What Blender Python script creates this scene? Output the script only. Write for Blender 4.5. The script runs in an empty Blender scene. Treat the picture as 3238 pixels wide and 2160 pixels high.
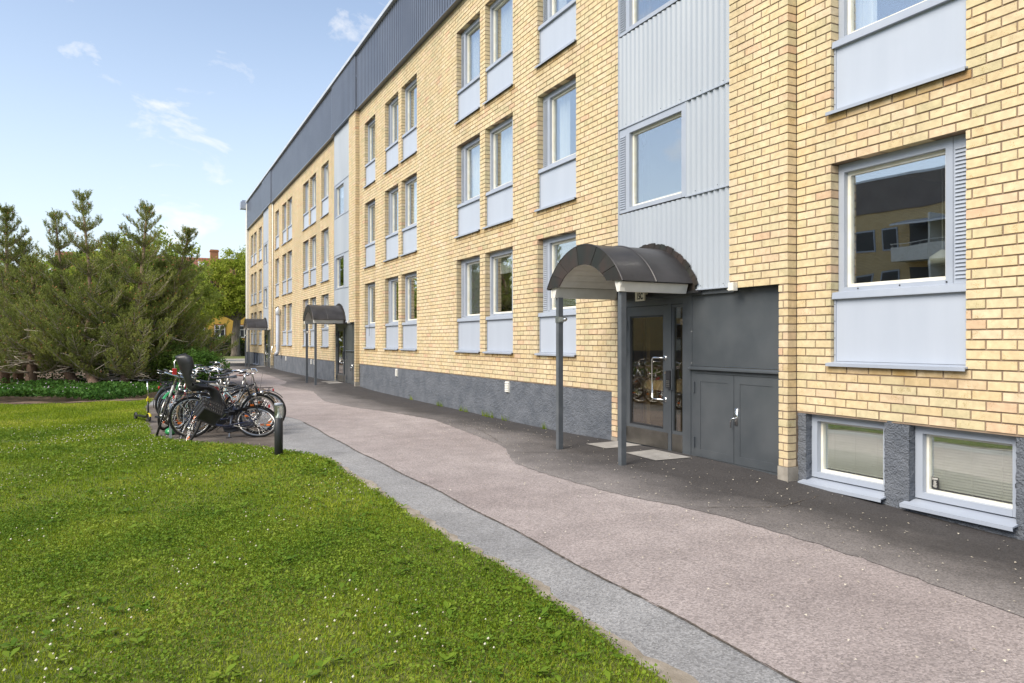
import bpy, math, random
import numpy as np
from mathutils import Vector, Matrix
R = math.radians
rnd = random.Random(7)
rng = np.random.default_rng(11)
scn = bpy.context.scene
col = scn.collection

# ---------------------------------------------------------------- camera, sky, sun, exposure
CAM_H, CAM_A = 1.6, R(26.252)
cam = bpy.data.cameras.new('camera'); cam_o = bpy.data.objects.new('camera', cam); col.objects.link(cam_o)
cam.sensor_width = 36.0; cam.lens = 36.0 * 2350 / 3238
cam.shift_y = -0.001; cam.clip_start = 0.05; cam.clip_end = 3000
_f = Vector((-math.cos(CAM_A), math.sin(CAM_A), 0))
cam_o.location = (0, 0, CAM_H); cam_o.rotation_euler = _f.to_track_quat('-Z', 'Y').to_euler()
scn.camera = cam_o

SUN_AZ_VEC = Vector((0.22, -0.97, 0)).normalized(); SUN_EL = R(44)
world = bpy.data.worlds.new('World'); scn.world = world; world.use_nodes = True
wn = world.node_tree; wn.nodes.clear()
W = wn.nodes.new; WL = wn.links.new
sky = W('ShaderNodeTexSky'); sky.sky_type = 'NISHITA'; sky.sun_disc = False
sky.sun_elevation = SUN_EL; sky.sun_rotation = math.atan2(SUN_AZ_VEC.x, SUN_AZ_VEC.y)
sky.air_density = 1.0; sky.dust_density = .8; sky.ozone_density = 1.2; sky.altitude = 0
tc = W('ShaderNodeTexCoord'); sep = W('ShaderNodeSeparateXYZ'); WL(tc.outputs['Generated'], sep.inputs[0])
cmb = W('ShaderNodeMapping'); cmb.inputs['Scale'].default_value = (1, 1, 1.9); cmb.inputs['Location'].default_value = (0.11, 7.63, 1.63); WL(tc.outputs['Generated'], cmb.inputs[0])
n1 = W('ShaderNodeTexNoise'); n1.inputs['Scale'].default_value = 7.5; n1.inputs['Detail'].default_value = 7; n1.inputs['Roughness'].default_value = 0.6
n1.inputs['Distortion'].default_value = 0.5
WL(cmb.outputs[0], n1.inputs['Vector'])
cr = W('ShaderNodeValToRGB'); cr.color_ramp.elements[0].position = 0.59; cr.color_ramp.elements[1].position = 0.72
cr.color_ramp.elements[0].color = (0, 0, 0, 1); cr.color_ramp.elements[1].color = (0.7, 0.7, 0.7, 1); WL(n1.outputs[0], cr.inputs[0])
hsv = W('ShaderNodeHueSaturation'); hsv.inputs['Saturation'].default_value = .86; WL(sky.outputs[0], hsv.inputs['Color'])
hz = W('ShaderNodeMapRange'); hz.inputs['From Min'].default_value = .0; hz.inputs['From Max'].default_value = .56; hz.inputs['To Min'].default_value = .92; hz.inputs['To Max'].default_value = 0.; WL(sep.outputs['Z'], hz.inputs[0])
hzp = W('ShaderNodeMath'); hzp.operation = 'POWER'; hzp.inputs[1].default_value = 1.9; WL(hz.outputs[0], hzp.inputs[0])
hm = W('ShaderNodeMixRGB'); WL(hzp.outputs[0], hm.inputs[0]); WL(hsv.outputs[0], hm.inputs[1]); hm.inputs[2].default_value = (3.95, 4.35, 4.75, 1)
mx = W('ShaderNodeMixRGB'); WL(cr.outputs[0], mx.inputs[0]); WL(hm.outputs[0], mx.inputs[1]); mx.inputs[2].default_value = (4.9, 4.85, 4.8, 1)
bg = W('ShaderNodeBackground'); bg.inputs[1].default_value = 0.13; WL(mx.outputs[0], bg.inputs[0])
wo = W('ShaderNodeOutputWorld'); WL(bg.outputs[0], wo.inputs[0])

sun = bpy.data.lights.new('sun', 'SUN'); sun.energy = 2.9; sun.angle = R(42); sun.color = (1.0, 0.92, 0.79)
sun_o = bpy.data.objects.new('sun', sun); col.objects.link(sun_o)
_sd = Vector((SUN_AZ_VEC.x * math.cos(SUN_EL), SUN_AZ_VEC.y * math.cos(SUN_EL), math.sin(SUN_EL)))
sun_o.rotation_euler = _sd.to_track_quat('Z', 'Y').to_euler(); sun_o.location = _sd * 60

scn.view_settings.view_transform = 'Standard'; scn.view_settings.look = 'None'
scn.view_settings.exposure = 0.84; scn.view_settings.gamma = 1.0; scn.view_settings.use_curve_mapping = False
scn.render.engine = 'CYCLES'
scn.cycles.use_denoising = True
scn.cycles.use_adaptive_sampling = True
scn.cycles.max_bounces = 7; scn.cycles.diffuse_bounces = 3; scn.cycles.glossy_bounces = 4; scn.cycles.transparent_max_bounces = 12
scn.cycles.sample_clamp_indirect = 6

# ---------------------------------------------------------------- helpers
class MB:
    def __init__(s): s.v = []; s.f = []
    def add(s, vs, fs):
        b = len(s.v); s.v += [tuple(p) for p in vs]; s.f += [tuple(i + b for i in f) for f in fs]; return s
    def box(s, x0, x1, y0, y1, z0, z1):
        return s.add([(x0,y0,z0),(x1,y0,z0),(x1,y1,z0),(x0,y1,z0),(x0,y0,z1),(x1,y0,z1),(x1,y1,z1),(x0,y1,z1)],
                     [(0,3,2,1),(4,5,6,7),(0,1,5,4),(1,2,6,5),(2,3,7,6),(3,0,4,7)])
    def quad(s, *p): return s.add(p, [tuple(range(len(p)))])
    def tube(s, path, r, n=6, caps=True):
        P = [Vector(p) for p in path]; m = len(P)
        rr = r if isinstance(r, (list, tuple)) else [r] * m
        vs = []; up = None
        for i, p in enumerate(P):
            t = (P[min(i+1, m-1)] - P[max(i-1, 0)])
            t = t.normalized() if t.length > 1e-9 else Vector((0,0,1))
            if up is None: up = Vector((0,0,1)) if abs(t.z) < .9 else Vector((1,0,0))
            a = up - t * up.dot(t)
            if a.length < 1e-6: a = t.orthogonal()
            a.normalize(); b = t.cross(a); up = a
            for k in range(n):
                an = 2 * math.pi * k / n
                vs.append(p + (a * math.cos(an) + b * math.sin(an)) * rr[i])
        fs = [(i*n+k, i*n+(k+1) % n, (i+1)*n+(k+1) % n, (i+1)*n+k) for i in range(m-1) for k in range(n)]
        if caps: fs += [tuple(range(n-1, -1, -1)), tuple((m-1)*n + k for k in range(n))]
        return s.add(vs, fs)
    def lathe(s, prof, c=(0,0,0), n=16, axis='z'):
        vs = []
        for (r, h) in prof:
            for k in range(n):
                a = 2*math.pi*k/n; x, y = r*math.cos(a), r*math.sin(a)
                vs.append({'z': (c[0]+x, c[1]+y, c[2]+h), 'y': (c[0]+x, c[1]+h, c[2]+y), 'x': (c[0]+h, c[1]+x, c[2]+y)}[axis])
        m = len(prof)
        fs = [(i*n+k, i*n+(k+1) % n, (i+1)*n+(k+1) % n, (i+1)*n+k) for i in range(m-1) for k in range(n)]
        return s.add(vs, fs)
    def ring(s, R_, r, c=(0,0,0), n=36, m=6, squash=1.0):   # torus round the y axis
        vs = []
        for i in range(n):
            a = 2*math.pi*i/n
            for j in range(m):
                b = 2*math.pi*j/m; q = R_ + r*math.cos(b)
                vs.append((c[0]+q*math.cos(a), c[1]+r*squash*math.sin(b), c[2]+q*math.sin(a)))
        fs = [(i*m+j, ((i+1) % n)*m+j, ((i+1) % n)*m+(j+1) % m, i*m+(j+1) % m) for i in range(n) for j in range(m)]
        return s.add(vs, fs)
    def prism_y(s, poly, y0, y1):      # polygon of (x, z) extruded along y
        n = len(poly)
        return s.add([(x, y0, z) for x, z in poly] + [(x, y1, z) for x, z in poly],
                     [tuple(range(n)), tuple(range(2*n-1, n-1, -1))] + [(i, i+n, (i+1) % n + n, (i+1) % n) for i in range(n)])
    def prism_x(s, poly, x0, x1):      # polygon of (y, z) extruded along x
        n = len(poly)
        return s.add([(x0, y, z) for y, z in poly] + [(x1, y, z) for y, z in poly],
                     [tuple(range(n-1, -1, -1)), tuple(range(n, 2*n))] + [(i, (i+1) % n, (i+1) % n + n, i+n) for i in range(n)])
    def grid(s, fn, nu, nv):
        b = [fn(i/nu, j/nv) for i in range(nu+1) for j in range(nv+1)]
        return s.add(b, [(i*(nv+1)+j, (i+1)*(nv+1)+j, (i+1)*(nv+1)+j+1, i*(nv+1)+j+1) for i in range(nu) for j in range(nv)])
    def mesh(s, name):
        me = bpy.data.meshes.new(name); me.from_pydata(s.v, [], s.f); me.update(); return me
    def build(s, name, mat, parent=None, smooth=False):
        me = s.mesh(name)
        return obj(name, me, mat, parent, smooth)
def obj(name, me, mat=None, parent=None, smooth=False):
    o = bpy.data.objects.new(name, me); col.objects.link(o)
    if mat is not None and len(me.materials) == 0: me.materials.append(mat)
    if smooth and len(me.polygons): me.polygons.foreach_set('use_smooth', [True]*len(me.polygons))
    if parent is not None: o.parent = parent
    return o
def npmesh(name, V, F, mat, parent=None, flat=False):
    """V (N,3) float, F (M,k) int: one mesh object from arrays"""
    V = np.ascontiguousarray(V, dtype=np.float32); F = np.ascontiguousarray(F, dtype=np.int32)
    me = bpy.data.meshes.new(name); k = F.shape[1]
    me.vertices.add(len(V)); me.vertices.foreach_set('co', V.ravel())
    me.loops.add(F.size); me.loops.foreach_set('vertex_index', F.ravel())
    me.polygons.add(len(F)); me.polygons.foreach_set('loop_start', np.arange(0, F.size, k, dtype=np.int32))
    try: me.polygons.foreach_set('loop_total', np.full(len(F), k, dtype=np.int32))
    except Exception: pass
    me.update(calc_edges=True); me.validate()
    if flat: me.shade_flat()
    return obj(name, me, mat, parent)
def empty(name, loc=(0,0,0), parent=None):
    o = bpy.data.objects.new(name, None); col.objects.link(o); o.location = loc; o.empty_display_size = .2
    if parent: o.parent = parent
    return o
def tag(o, label=None, cat=None, group=None, kind=None):
    if label: o['label'] = label
    if cat: o['category'] = cat
    if group: o['group'] = group
    if kind: o['kind'] = kind
    return o
def sstep(a, b, x):
    t = np.clip((x-a)/(b-a), 0, 1); return t*t*(3-2*t)

# ---------------------------------------------------------------- materials
def new_mat(name):
    m = bpy.data.materials.new(name); m.use_nodes = True
    return m, m.node_tree, m.node_tree.nodes['Principled BSDF']
def lin(c): return (c[0], c[1], c[2], 1)
def pm(name, c1, c2=None, scale=4., rough=.6, metal=0., bump=0., bscale=60., detail=5, spec=.5, coat=0., lo=.35, hi=.65, stretch=None, rnd_amt=0., bdist=.01):
    m, nt, b = new_mat(name); N = nt.nodes.new; L = nt.links.new
    b.inputs['Base Color'].default_value = lin(c1); b.inputs['Roughness'].default_value = rough; b.inputs['Metallic'].default_value = metal
    b.inputs['Specular IOR Level'].default_value = spec
    if coat: b.inputs['Coat Weight'].default_value = coat; b.inputs['Coat Roughness'].default_value = .12
    pos = N('ShaderNodeNewGeometry').outputs['Position']
    src = None
    if c2 is not None:
        n = N('ShaderNodeTexNoise'); n.inputs['Scale'].default_value = scale; n.inputs['Detail'].default_value = detail
        v = pos
        if stretch:
            mp = N('ShaderNodeMapping'); mp.inputs['Scale'].default_value = stretch; L(pos, mp.inputs[0]); v = mp.outputs[0]
        L(v, n.inputs['Vector'])
        r = N('ShaderNodeValToRGB'); r.color_ramp.elements[0].position = lo; r.color_ramp.elements[1].position = hi
        r.color_ramp.elements[0].color = lin(c1); r.color_ramp.elements[1].color = lin(c2); L(n.outputs[0], r.inputs[0])
        src = r.outputs[0]
    if rnd_amt:
        g = N('ShaderNodeNewGeometry'); oi = N('ShaderNodeObjectInfo')
        ad = N('ShaderNodeMath'); ad.operation = 'ADD'; L(g.outputs['Random Per Island'], ad.inputs[0]); L(oi.outputs['Random'], ad.inputs[1])
        fr = N('ShaderNodeMath'); fr.operation = 'FRACT'; L(ad.outputs[0], fr.inputs[0])
        mr = N('ShaderNodeMapRange'); mr.inputs['To Min'].default_value = 1-rnd_amt; mr.inputs['To Max'].default_value = 1+rnd_amt; L(fr.outputs[0], mr.inputs[0])
        hs = N('ShaderNodeHueSaturation'); L(mr.outputs[0], hs.inputs['Value'])
        if src: L(src, hs.inputs['Color'])
        else: hs.inputs['Color'].default_value = lin(c1)
        src = hs.outputs[0]
    if src: L(src, b.inputs['Base Color'])
    if bump:
        n2 = N('ShaderNodeTexNoise'); n2.inputs['Scale'].default_value = bscale; n2.inputs['Detail'].default_value = 4; L(pos, n2.inputs['Vector'])
        bp = N('ShaderNodeBump'); bp.inputs['Strength'].default_value = bump; bp.inputs['Distance'].default_value = bdist; L(n2.outputs[0], bp.inputs['Height']); L(bp.outputs[0], b.inputs['Normal'])
    return m
def leaf_mat(name, cols, trans=.35, scale=1.2, rough=.55):
    """foliage: colour picked per leaf and per patch, part of the light passes through"""
    m, nt, b = new_mat(name); N = nt.nodes.new; L = nt.links.new
    g = N('ShaderNodeNewGeometry')
    n = N('ShaderNodeTexNoise'); n.inputs['Scale'].default_value = scale; n.inputs['Detail'].default_value = 4; L(g.outputs['Position'], n.inputs['Vector'])
    a = N('ShaderNodeMath'); a.operation = 'MULTIPLY'; a.inputs[1].default_value = .45; L(g.outputs['Random Per Island'], a.inputs[0])
    mr = N('ShaderNodeMapRange'); mr.inputs['From Min'].default_value = .3; mr.inputs['From Max'].default_value = .7; mr.inputs['To Max'].default_value = .55; L(n.outputs[0], mr.inputs[0])
    s = N('ShaderNodeMath'); s.operation = 'ADD'; L(a.outputs[0], s.inputs[0]); L(mr.outputs[0], s.inputs[1])
    r = N('ShaderNodeValToRGB'); els = r.color_ramp.elements
    while len(els) < len(cols): els.new(.5)
    for i, c in enumerate(cols): els[i].position = i/(len(cols)-1); els[i].color = lin(c)
    L(s.outputs[0], r.inputs[0]); L(r.outputs[0], b.inputs['Base Color'])
    b.inputs['Roughness'].default_value = rough; b.inputs['Specular IOR Level'].default_value = .12
    t = N('ShaderNodeBsdfTranslucent'); L(r.outputs[0], t.inputs[0])
    mxs = N('ShaderNodeMixShader'); mxs.inputs[0].default_value = trans; L(b.outputs[0], mxs.inputs[1]); L(t.outputs[0], mxs.inputs[2])
    L(mxs.outputs[0], nt.nodes['Material Output'].inputs[0])
    return m
def brick_mat():
    m, nt, b = new_mat('yellow_brick'); N = nt.nodes.new; L = nt.links.new
    g = N('ShaderNodeNewGeometry'); oi = N('ShaderNodeObjectInfo')
    ad = N('ShaderNodeMath'); ad.operation = 'ADD'; L(g.outputs['Random Per Island'], ad.inputs[0]); L(oi.outputs['Random'], ad.inputs[1])
    fr = N('ShaderNodeMath'); fr.operation = 'FRACT'; L(ad.outputs[0], fr.inputs[0])
    r = N('ShaderNodeValToRGB'); e = r.color_ramp.elements
    stops = [(0,(.55,.47,.28)),(.10,(.615,.52,.325)),(.30,(.64,.505,.30)),(.50,(.66,.54,.345)),(.70,(.625,.485,.28)),(.88,(.675,.55,.37)),(.965,(.64,.475,.31)),(1,(.60,.40,.255))]
    while len(e) < len(stops): e.new(.5)
    for i, (p, c) in enumerate(stops): e[i].position = p; e[i].color = lin(c)
    L(fr.outputs[0], r.inputs[0])
    # mottling inside a brick and dark burnt specks
    vofs = N('ShaderNodeVectorMath'); vofs.operation = 'ADD'; L(g.outputs['Position'], vofs.inputs[0])
    cx = N('ShaderNodeCombineXYZ'); sc = N('ShaderNodeMath'); sc.operation = 'MULTIPLY'; sc.inputs[1].default_value = 37.; L(fr.outputs[0], sc.inputs[0])
    L(sc.outputs[0], cx.inputs[0]); L(sc.outputs[0], cx.inputs[2]); L(cx.outputs[0], vofs.inputs[1])
    n = N('ShaderNodeTexNoise'); n.inputs['Scale'].default_value = 14; n.inputs['Detail'].default_value = 6; L(vofs.outputs[0], n.inputs['Vector'])
    mr = N('ShaderNodeMapRange'); mr.inputs['From Min'].default_value = .3; mr.inputs['From Max'].default_value = .7; mr.inputs['To Min'].default_value = .84; mr.inputs['To Max'].default_value = 1.10; L(n.outputs[0], mr.inputs[0])
    hs = N('ShaderNodeHueSaturation'); L(mr.outputs[0], hs.inputs['Value']); L(r.outputs[0], hs.inputs['Color'])
    n2 = N('ShaderNodeTexNoise'); n2.inputs['Scale'].default_value = 120; n2.inputs['Detail'].default_value = 3; L(vofs.outputs[0], n2.inputs['Vector'])
    n3 = N('ShaderNodeTexNoise'); n3.inputs['Scale'].default_value = 9; L(vofs.outputs[0], n3.inputs['Vector'])
    mu = N('ShaderNodeMath'); mu.operation = 'MULTIPLY'; L(n2.outputs[0], mu.inputs[0]); L(n3.outputs[0], mu.inputs[1])
    sp = N('ShaderNodeMapRange'); sp.inputs['From Min'].default_value = .33; sp.inputs['From Max'].default_value = .42; sp.inputs['To Max'].default_value = .65; L(mu.outputs[0], sp.inputs[0])
    mx_ = N('ShaderNodeMixRGB'); L(sp.outputs[0], mx_.inputs[0]); L(hs.outputs[0], mx_.inputs[1]); mx_.inputs[2].default_value = (.34,.24,.09,1)
    # faint rain streaks and soot with a shape of their own
    mp = N('ShaderNodeMapping'); mp.inputs['Scale'].default_value = (1.3, 1.3, .16); L(g.outputs['Position'], mp.inputs[0])
    n4 = N('ShaderNodeTexNoise'); n4.inputs['Scale'].default_value = 1.6; n4.inputs['Detail'].default_value = 5; L(mp.outputs[0], n4.inputs['Vector'])
    st = N('ShaderNodeMapRange'); st.inputs['From Min'].default_value = .35; st.inputs['From Max'].default_value = .72; st.inputs['To Min'].default_value = 1.04; st.inputs['To Max'].default_value = .86; L(n4.outputs[0], st.inputs[0])
    h2 = N('ShaderNodeHueSaturation'); L(st.outputs[0], h2.inputs['Value']); L(mx_.outputs[0], h2.inputs['Color'])
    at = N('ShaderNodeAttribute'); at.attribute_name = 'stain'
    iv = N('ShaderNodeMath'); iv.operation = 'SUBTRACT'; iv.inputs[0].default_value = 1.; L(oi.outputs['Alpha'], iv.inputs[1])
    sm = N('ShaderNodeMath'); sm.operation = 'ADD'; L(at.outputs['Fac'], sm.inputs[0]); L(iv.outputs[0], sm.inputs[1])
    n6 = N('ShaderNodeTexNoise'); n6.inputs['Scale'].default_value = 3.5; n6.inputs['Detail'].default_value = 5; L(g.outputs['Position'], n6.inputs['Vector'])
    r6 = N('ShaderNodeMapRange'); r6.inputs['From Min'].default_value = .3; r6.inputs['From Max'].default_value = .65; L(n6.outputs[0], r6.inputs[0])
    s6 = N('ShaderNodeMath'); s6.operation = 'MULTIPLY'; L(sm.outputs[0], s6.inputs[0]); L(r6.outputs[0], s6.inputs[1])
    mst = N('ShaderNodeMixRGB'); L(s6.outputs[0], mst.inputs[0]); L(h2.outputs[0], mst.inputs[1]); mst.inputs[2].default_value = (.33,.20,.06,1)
    L(mst.outputs[0], b.inputs['Base Color'])
    b.inputs['Roughness'].default_value = .82; b.inputs['Specular IOR Level'].default_value = .25
    bp = N('ShaderNodeBump'); bp.inputs['Strength'].default_value = .5; bp.inputs['Distance'].default_value = .004; L(n2.outputs[0], bp.inputs['Height']); L(bp.outputs[0], b.inputs['Normal'])
    return m
def asphalt(name, c1, c2, mscale=.5, sp_light=.5, lo=.35, hi=.65, stretch=None):
    m, nt, b = new_mat(name); N = nt.nodes.new; L = nt.links.new
    pos = N('ShaderNodeNewGeometry').outputs['Position']
    n = N('ShaderNodeTexNoise'); n.inputs['Scale'].default_value = mscale; n.inputs['Detail'].default_value = 8; n.inputs['Roughness'].default_value = .6
    v = pos
    if stretch:
        mp = N('ShaderNodeMapping'); mp.inputs['Scale'].default_value = stretch; L(pos, mp.inputs[0]); v = mp.outputs[0]
    L(v, n.inputs['Vector'])
    r = N('ShaderNodeValToRGB'); r.color_ramp.elements[0].position = lo; r.color_ramp.elements[1].position = hi
    r.color_ramp.elements[0].color = lin(c1); r.color_ramp.elements[1].color = lin(c2); L(n.outputs[0], r.inputs[0])
    vo = N('ShaderNodeTexVoronoi'); vo.inputs['Scale'].default_value = 95; L(pos, vo.inputs['Vector'])
    bw = N('ShaderNodeRGBToBW'); L(vo.outputs['Color'], bw.inputs[0])
    mr = N('ShaderNodeMapRange'); mr.inputs['To Min'].default_value = 1-.42*sp_light; mr.inputs['To Max'].default_value = 1+.75*sp_light; L(bw.outputs[0], mr.inputs[0])
    hs = N('ShaderNodeHueSaturation'); L(mr.outputs[0], hs.inputs['Value']); L(r.outputs[0], hs.inputs['Color'])
    n5 = N('ShaderNodeTexNoise'); n5.inputs['Scale'].default_value = 2.3; n5.inputs['Detail'].default_value = 6; L(pos, n5.inputs['Vector'])
    m5 = N('ShaderNodeMapRange'); m5.inputs['From Min'].default_value = .3; m5.inputs['From Max'].default_value = .7; m5.inputs['To Min'].default_value = .86; m5.inputs['To Max'].default_value = 1.1; L(n5.outputs[0], m5.inputs[0])
    h5 = N('ShaderNodeHueSaturation'); L(m5.outputs[0], h5.inputs['Value']); L(hs.outputs[0], h5.inputs['Color'])
    L(h5.outputs[0], b.inputs['Base Color']); b.inputs['Roughness'].default_value = .85; b.inputs['Specular IOR Level'].default_value = .3
    bp = N('ShaderNodeBump'); bp.inputs['Strength'].default_value = .6; bp.inputs['Distance'].default_value = .004; L(vo.outputs['Distance'], bp.inputs['Height']); L(bp.outputs[0], b.inputs['Normal'])
    return m
def glass_mat(name, f0=.34, tint=(.95,.97,.96)):
    m, nt, b = new_mat(name); N = nt.nodes.new; L = nt.links.new
    lw = N('ShaderNodeLayerWeight'); lw.inputs[0].default_value = .5
    p = N('ShaderNodeMath'); p.operation = 'POWER'; p.inputs[1].default_value = 4.0; L(lw.outputs['Facing'], p.inputs[0])
    ma = N('ShaderNodeMath'); ma.operation = 'MULTIPLY_ADD'; ma.inputs[1].default_value = 1-f0; ma.inputs[2].default_value = f0; L(p.outputs[0], ma.inputs[0])
    t = N('ShaderNodeBsdfTransparent'); t.inputs[0].default_value = lin(tint)
    gl = N('ShaderNodeBsdfGlossy'); gl.inputs['Roughness'].default_value = .004; gl.inputs[0].default_value = (.96,.98,1,1)
    ns = N('ShaderNodeTexNoise'); ns.inputs['Scale'].default_value = 1.1; ns.inputs['Detail'].default_value = 1; L(N('ShaderNodeNewGeometry').outputs['Position'], ns.inputs['Vector'])
    bp = N('ShaderNodeBump'); bp.inputs['Strength'].default_value = .12; bp.inputs['Distance'].default_value = .02; L(ns.outputs[0], bp.inputs['Height']); L(bp.outputs[0], gl.inputs['Normal'])
    mxs = N('ShaderNodeMixShader'); L(ma.outputs[0], mxs.inputs[0]); L(t.outputs[0], mxs.inputs[1]); L(gl.outputs[0], mxs.inputs[2])
    L(mxs.outputs[0], nt.nodes['Material Output'].inputs[0])
    return m

M = {}
M['brick'] = brick_mat()
M['mortar'] = pm('mortar', (.30,.225,.165), (.225,.168,.122), 5, .95, bump=.5, bscale=120, bdist=.004, spec=.1)
M['render'] = pm('rough_render', (.125,.138,.160), (.17,.183,.207), 3, .9, bump=1., bscale=55, bdist=.035, spec=.2)
M['grey_metal'] = pm('grey_painted_metal', (.325,.36,.425), (.36,.395,.455), 2.5, .42, bump=.05, bscale=4, spec=.5, coat=.15)
M['panel'] = pm('apron_panel_paint', (.405,.445,.515), (.43,.47,.54), 2.6, .42, bump=.25, bscale=1.6, spec=.5, coat=.15, stretch=(1.6,1,.22), bdist=.03)
M['corr'] = pm('corrugated_sheet_paint', (.325,.36,.405), (.375,.41,.45), 1.2, .45, stretch=(1,1,.25), spec=.5)
M['roof_band'] = pm('dark_ribbed_sheet', (.078,.090,.122), (.095,.108,.142), 1.0, .38, spec=.5, coat=.3)
M['coping'] = pm('zinc_coping', (.55,.57,.60), (.62,.64,.66), 2, .4, metal=.3)
M['dark_grey'] = pm('dark_grey_paint', (.056,.064,.072), (.078,.086,.094), 2.2, .38, bump=.22, bscale=1.7, spec=.5, coat=.3, bdist=.03, detail=9)
M['post'] = pm('post_paint', (.085,.095,.105), (.11,.12,.13), 6, .45)
M['white_paint'] = pm('white_paint', (.74,.72,.66), (.66,.64,.58), 5, .5)
M['sash'] = pm('sash_white', (.78,.76,.68), (.70,.66,.54), 7, .45)
M['steel'] = pm('brushed_steel', (.62,.61,.58), (.50,.49,.46), 3, .28, metal=1., stretch=(1,1,14))
M['chrome'] = pm('chrome', (.80,.80,.80), None, rough=.12, metal=1.)
M['kick'] = pm('kick_plate_steel', (.30,.28,.25), (.22,.205,.18), 4, .33, metal=.9)
M['copper'] = pm('weathered_copper', (.027,.025,.026), (.050,.047,.049), 3.2, .50, metal=.25, bump=.15, bscale=5, coat=.1, spec=.5)
M['copper2'] = pm('weathered_copper_valance', (.045,.030,.024), (.026,.029,.024), 5, .55, metal=.2, stretch=(1,1,.5), rnd_amt=.25)
M['black'] = pm('black_plastic', (.018,.018,.020), (.028,.028,.030), 8, .42, spec=.5)
M['rubber'] = pm('tyre_rubber', (.016,.016,.016), (.030,.029,.028), 30, .75, spec=.3)
M['room'] = pm('room_plaster', (.16,.14,.11), (.12,.105,.085), 1, .9)
M['ceiling'] = pm('room_ceiling', (.45,.44,.42), None, rough=.9)
M['curtain'] = pm('sheer_curtain', (.86,.85,.82), (.76,.76,.75), 9, .8, stretch=(4,4,.1))
M['blind'] = pm('venetian_blind', (.74,.73,.62), (.70,.69,.58), 3, .55)
M['blind_white'] = pm('venetian_blind_white', (.72,.74,.72), None, rough=.5)
M['concrete'] = pm('concrete', (.33,.30,.255), (.24,.215,.18), 9, .9, bump=.5, bscale=90)
M['slab'] = pm('concrete_slab', (.34,.32,.295), (.27,.255,.235), 6, .9, bump=.35, bscale=120)
M['glass'] = glass_mat('window_glass'); M['door_glass'] = glass_mat('door_glass', .14, (.86,.80,.66))
M['paper'] = pm('paper_lantern', (.80,.78,.70), None, rough=.7)
M['sign'] = pm('number_plate', (.70,.66,.52), None, rough=.4)
M['red'] = pm('red_plastic', (.55,.03,.03), None, rough=.35); M['orange'] = pm('orange_reflector', (.75,.17,.02), None, rough=.3)
M['soil'] = pm('bare_soil', (.13,.085,.055), (.19,.13,.09), 5, .95, bump=.8, bscale=40)
M['bark'] = pm('grey_bark', (.20,.165,.13), (.10,.08,.06), 7, .9, bump=1., bscale=25, stretch=(1,1,.3), bdist=.03)
M['pine_bark'] = pm('pine_bark', (.17,.11,.075), (.30,.20,.145), 6, .9, bump=1., bscale=22, bdist=.03)
M['twig'] = pm('dry_grey_twig', (.44,.38,.30), (.33,.28,.22), 8, .9)
M['needle'] = leaf_mat('pine_needles', [(.100,.135,.032),(.185,.225,.055),(.275,.305,.078),(.40,.39,.12)], .36, .7)
M['cone'] = pm('pollen_cone', (.36,.145,.055), (.28,.11,.04), 9, .8)
M['leaf_lime'] = leaf_mat('lime_tree_leaves', [(.17,.23,.028),(.29,.36,.042),(.40,.45,.066),(.54,.54,.11)], .5, .7)
M['leaf_mid'] = leaf_mat('mid_green_leaves', [(.14,.20,.04),(.23,.31,.06),(.33,.40,.09),(.45,.49,.14)], .5, .6)
M['leaf_dark'] = leaf_mat('hedge_leaves', [(.03,.06,.012),(.065,.11,.02),(.11,.165,.03),(.18,.23,.045)], .32, 1.1)
M['leaf_bush'] = leaf_mat('bush_leaves', [(.03,.07,.015),(.06,.13,.022),(.09,.18,.03),(.13,.23,.045)], .35, 1.3)
M['cover_leaf'] = leaf_mat('ground_cover_leaves', [(.02,.06,.012),(.045,.115,.02),(.075,.17,.028),(.12,.23,.04)], .35, 1.5)
M['grass'] = leaf_mat('grass_blades', [(.072,.130,.009),(.165,.250,.014),(.285,.355,.024),(.48,.45,.09)], .32, .5)
M['clover'] = leaf_mat('clover_leaves', [(.056,.120,.013),(.108,.192,.018),(.18,.262,.026),(.30,.36,.05)], .3, 1.6)
M['flower'] = pm('clover_flower', (.66,.64,.52), (.52,.45,.34), 30, .8)
M['lilac'] = pm('lilac_flower', (.50,.36,.52), (.68,.58,.68), 20, .8)
M['petal'] = pm('fallen_petal', (.66,.62,.52), (.48,.42,.32), 30, .8)
M['lawn_soil'] = pm('turf_floor', (.085,.11,.018), (.13,.14,.03), 3, .95, bump=.8, bscale=60)
M['a_grey'] = asphalt('grey_asphalt', (.190,.190,.194), (.245,.243,.244), .45, .9)
M['a_pink'] = asphalt('pink_asphalt', (.228,.196,.190), (.285,.250,.242), .35, .9)
M['a_dark'] = asphalt('dark_asphalt', (.048,.044,.043), (.225,.205,.198), .55, .85, .30, .90, (.7,1.1,1))
_nt = M['a_dark'].node_tree; _rm = [n for n in _nt.nodes if n.type == 'VALTORGB'][0]
_aw = _nt.nodes.new('ShaderNodeAttribute'); _aw.attribute_name = 'wear'
_md = _nt.nodes.new('ShaderNodeMath'); _md.operation = 'MULTIPLY_ADD'; _md.inputs[1].default_value = -.55; _md.inputs[2].default_value = .13
_nt.links.new(_aw.outputs['Fac'], _md.inputs[0])
_as = _nt.nodes.new('ShaderNodeMath'); _as.operation = 'ADD'; _nt.links.new(_md.outputs[0], _as.inputs[0])
_lk = _rm.inputs[0].links[0].from_socket; _nt.links.new(_lk, _as.inputs[1]); _nt.links.new(_as.outputs[0], _rm.inputs[0])
M['a_patch'] = asphalt('pale_asphalt_patch', (.105,.101,.099), (.225,.215,.210), .8, .8)
M['a_mud_shade'] = asphalt('muddy_shaded_asphalt', (.075,.058,.046), (.165,.145,.128), 1.1, .3)  # mud tone, darkened further to stand in for shade under the bicycles
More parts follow.
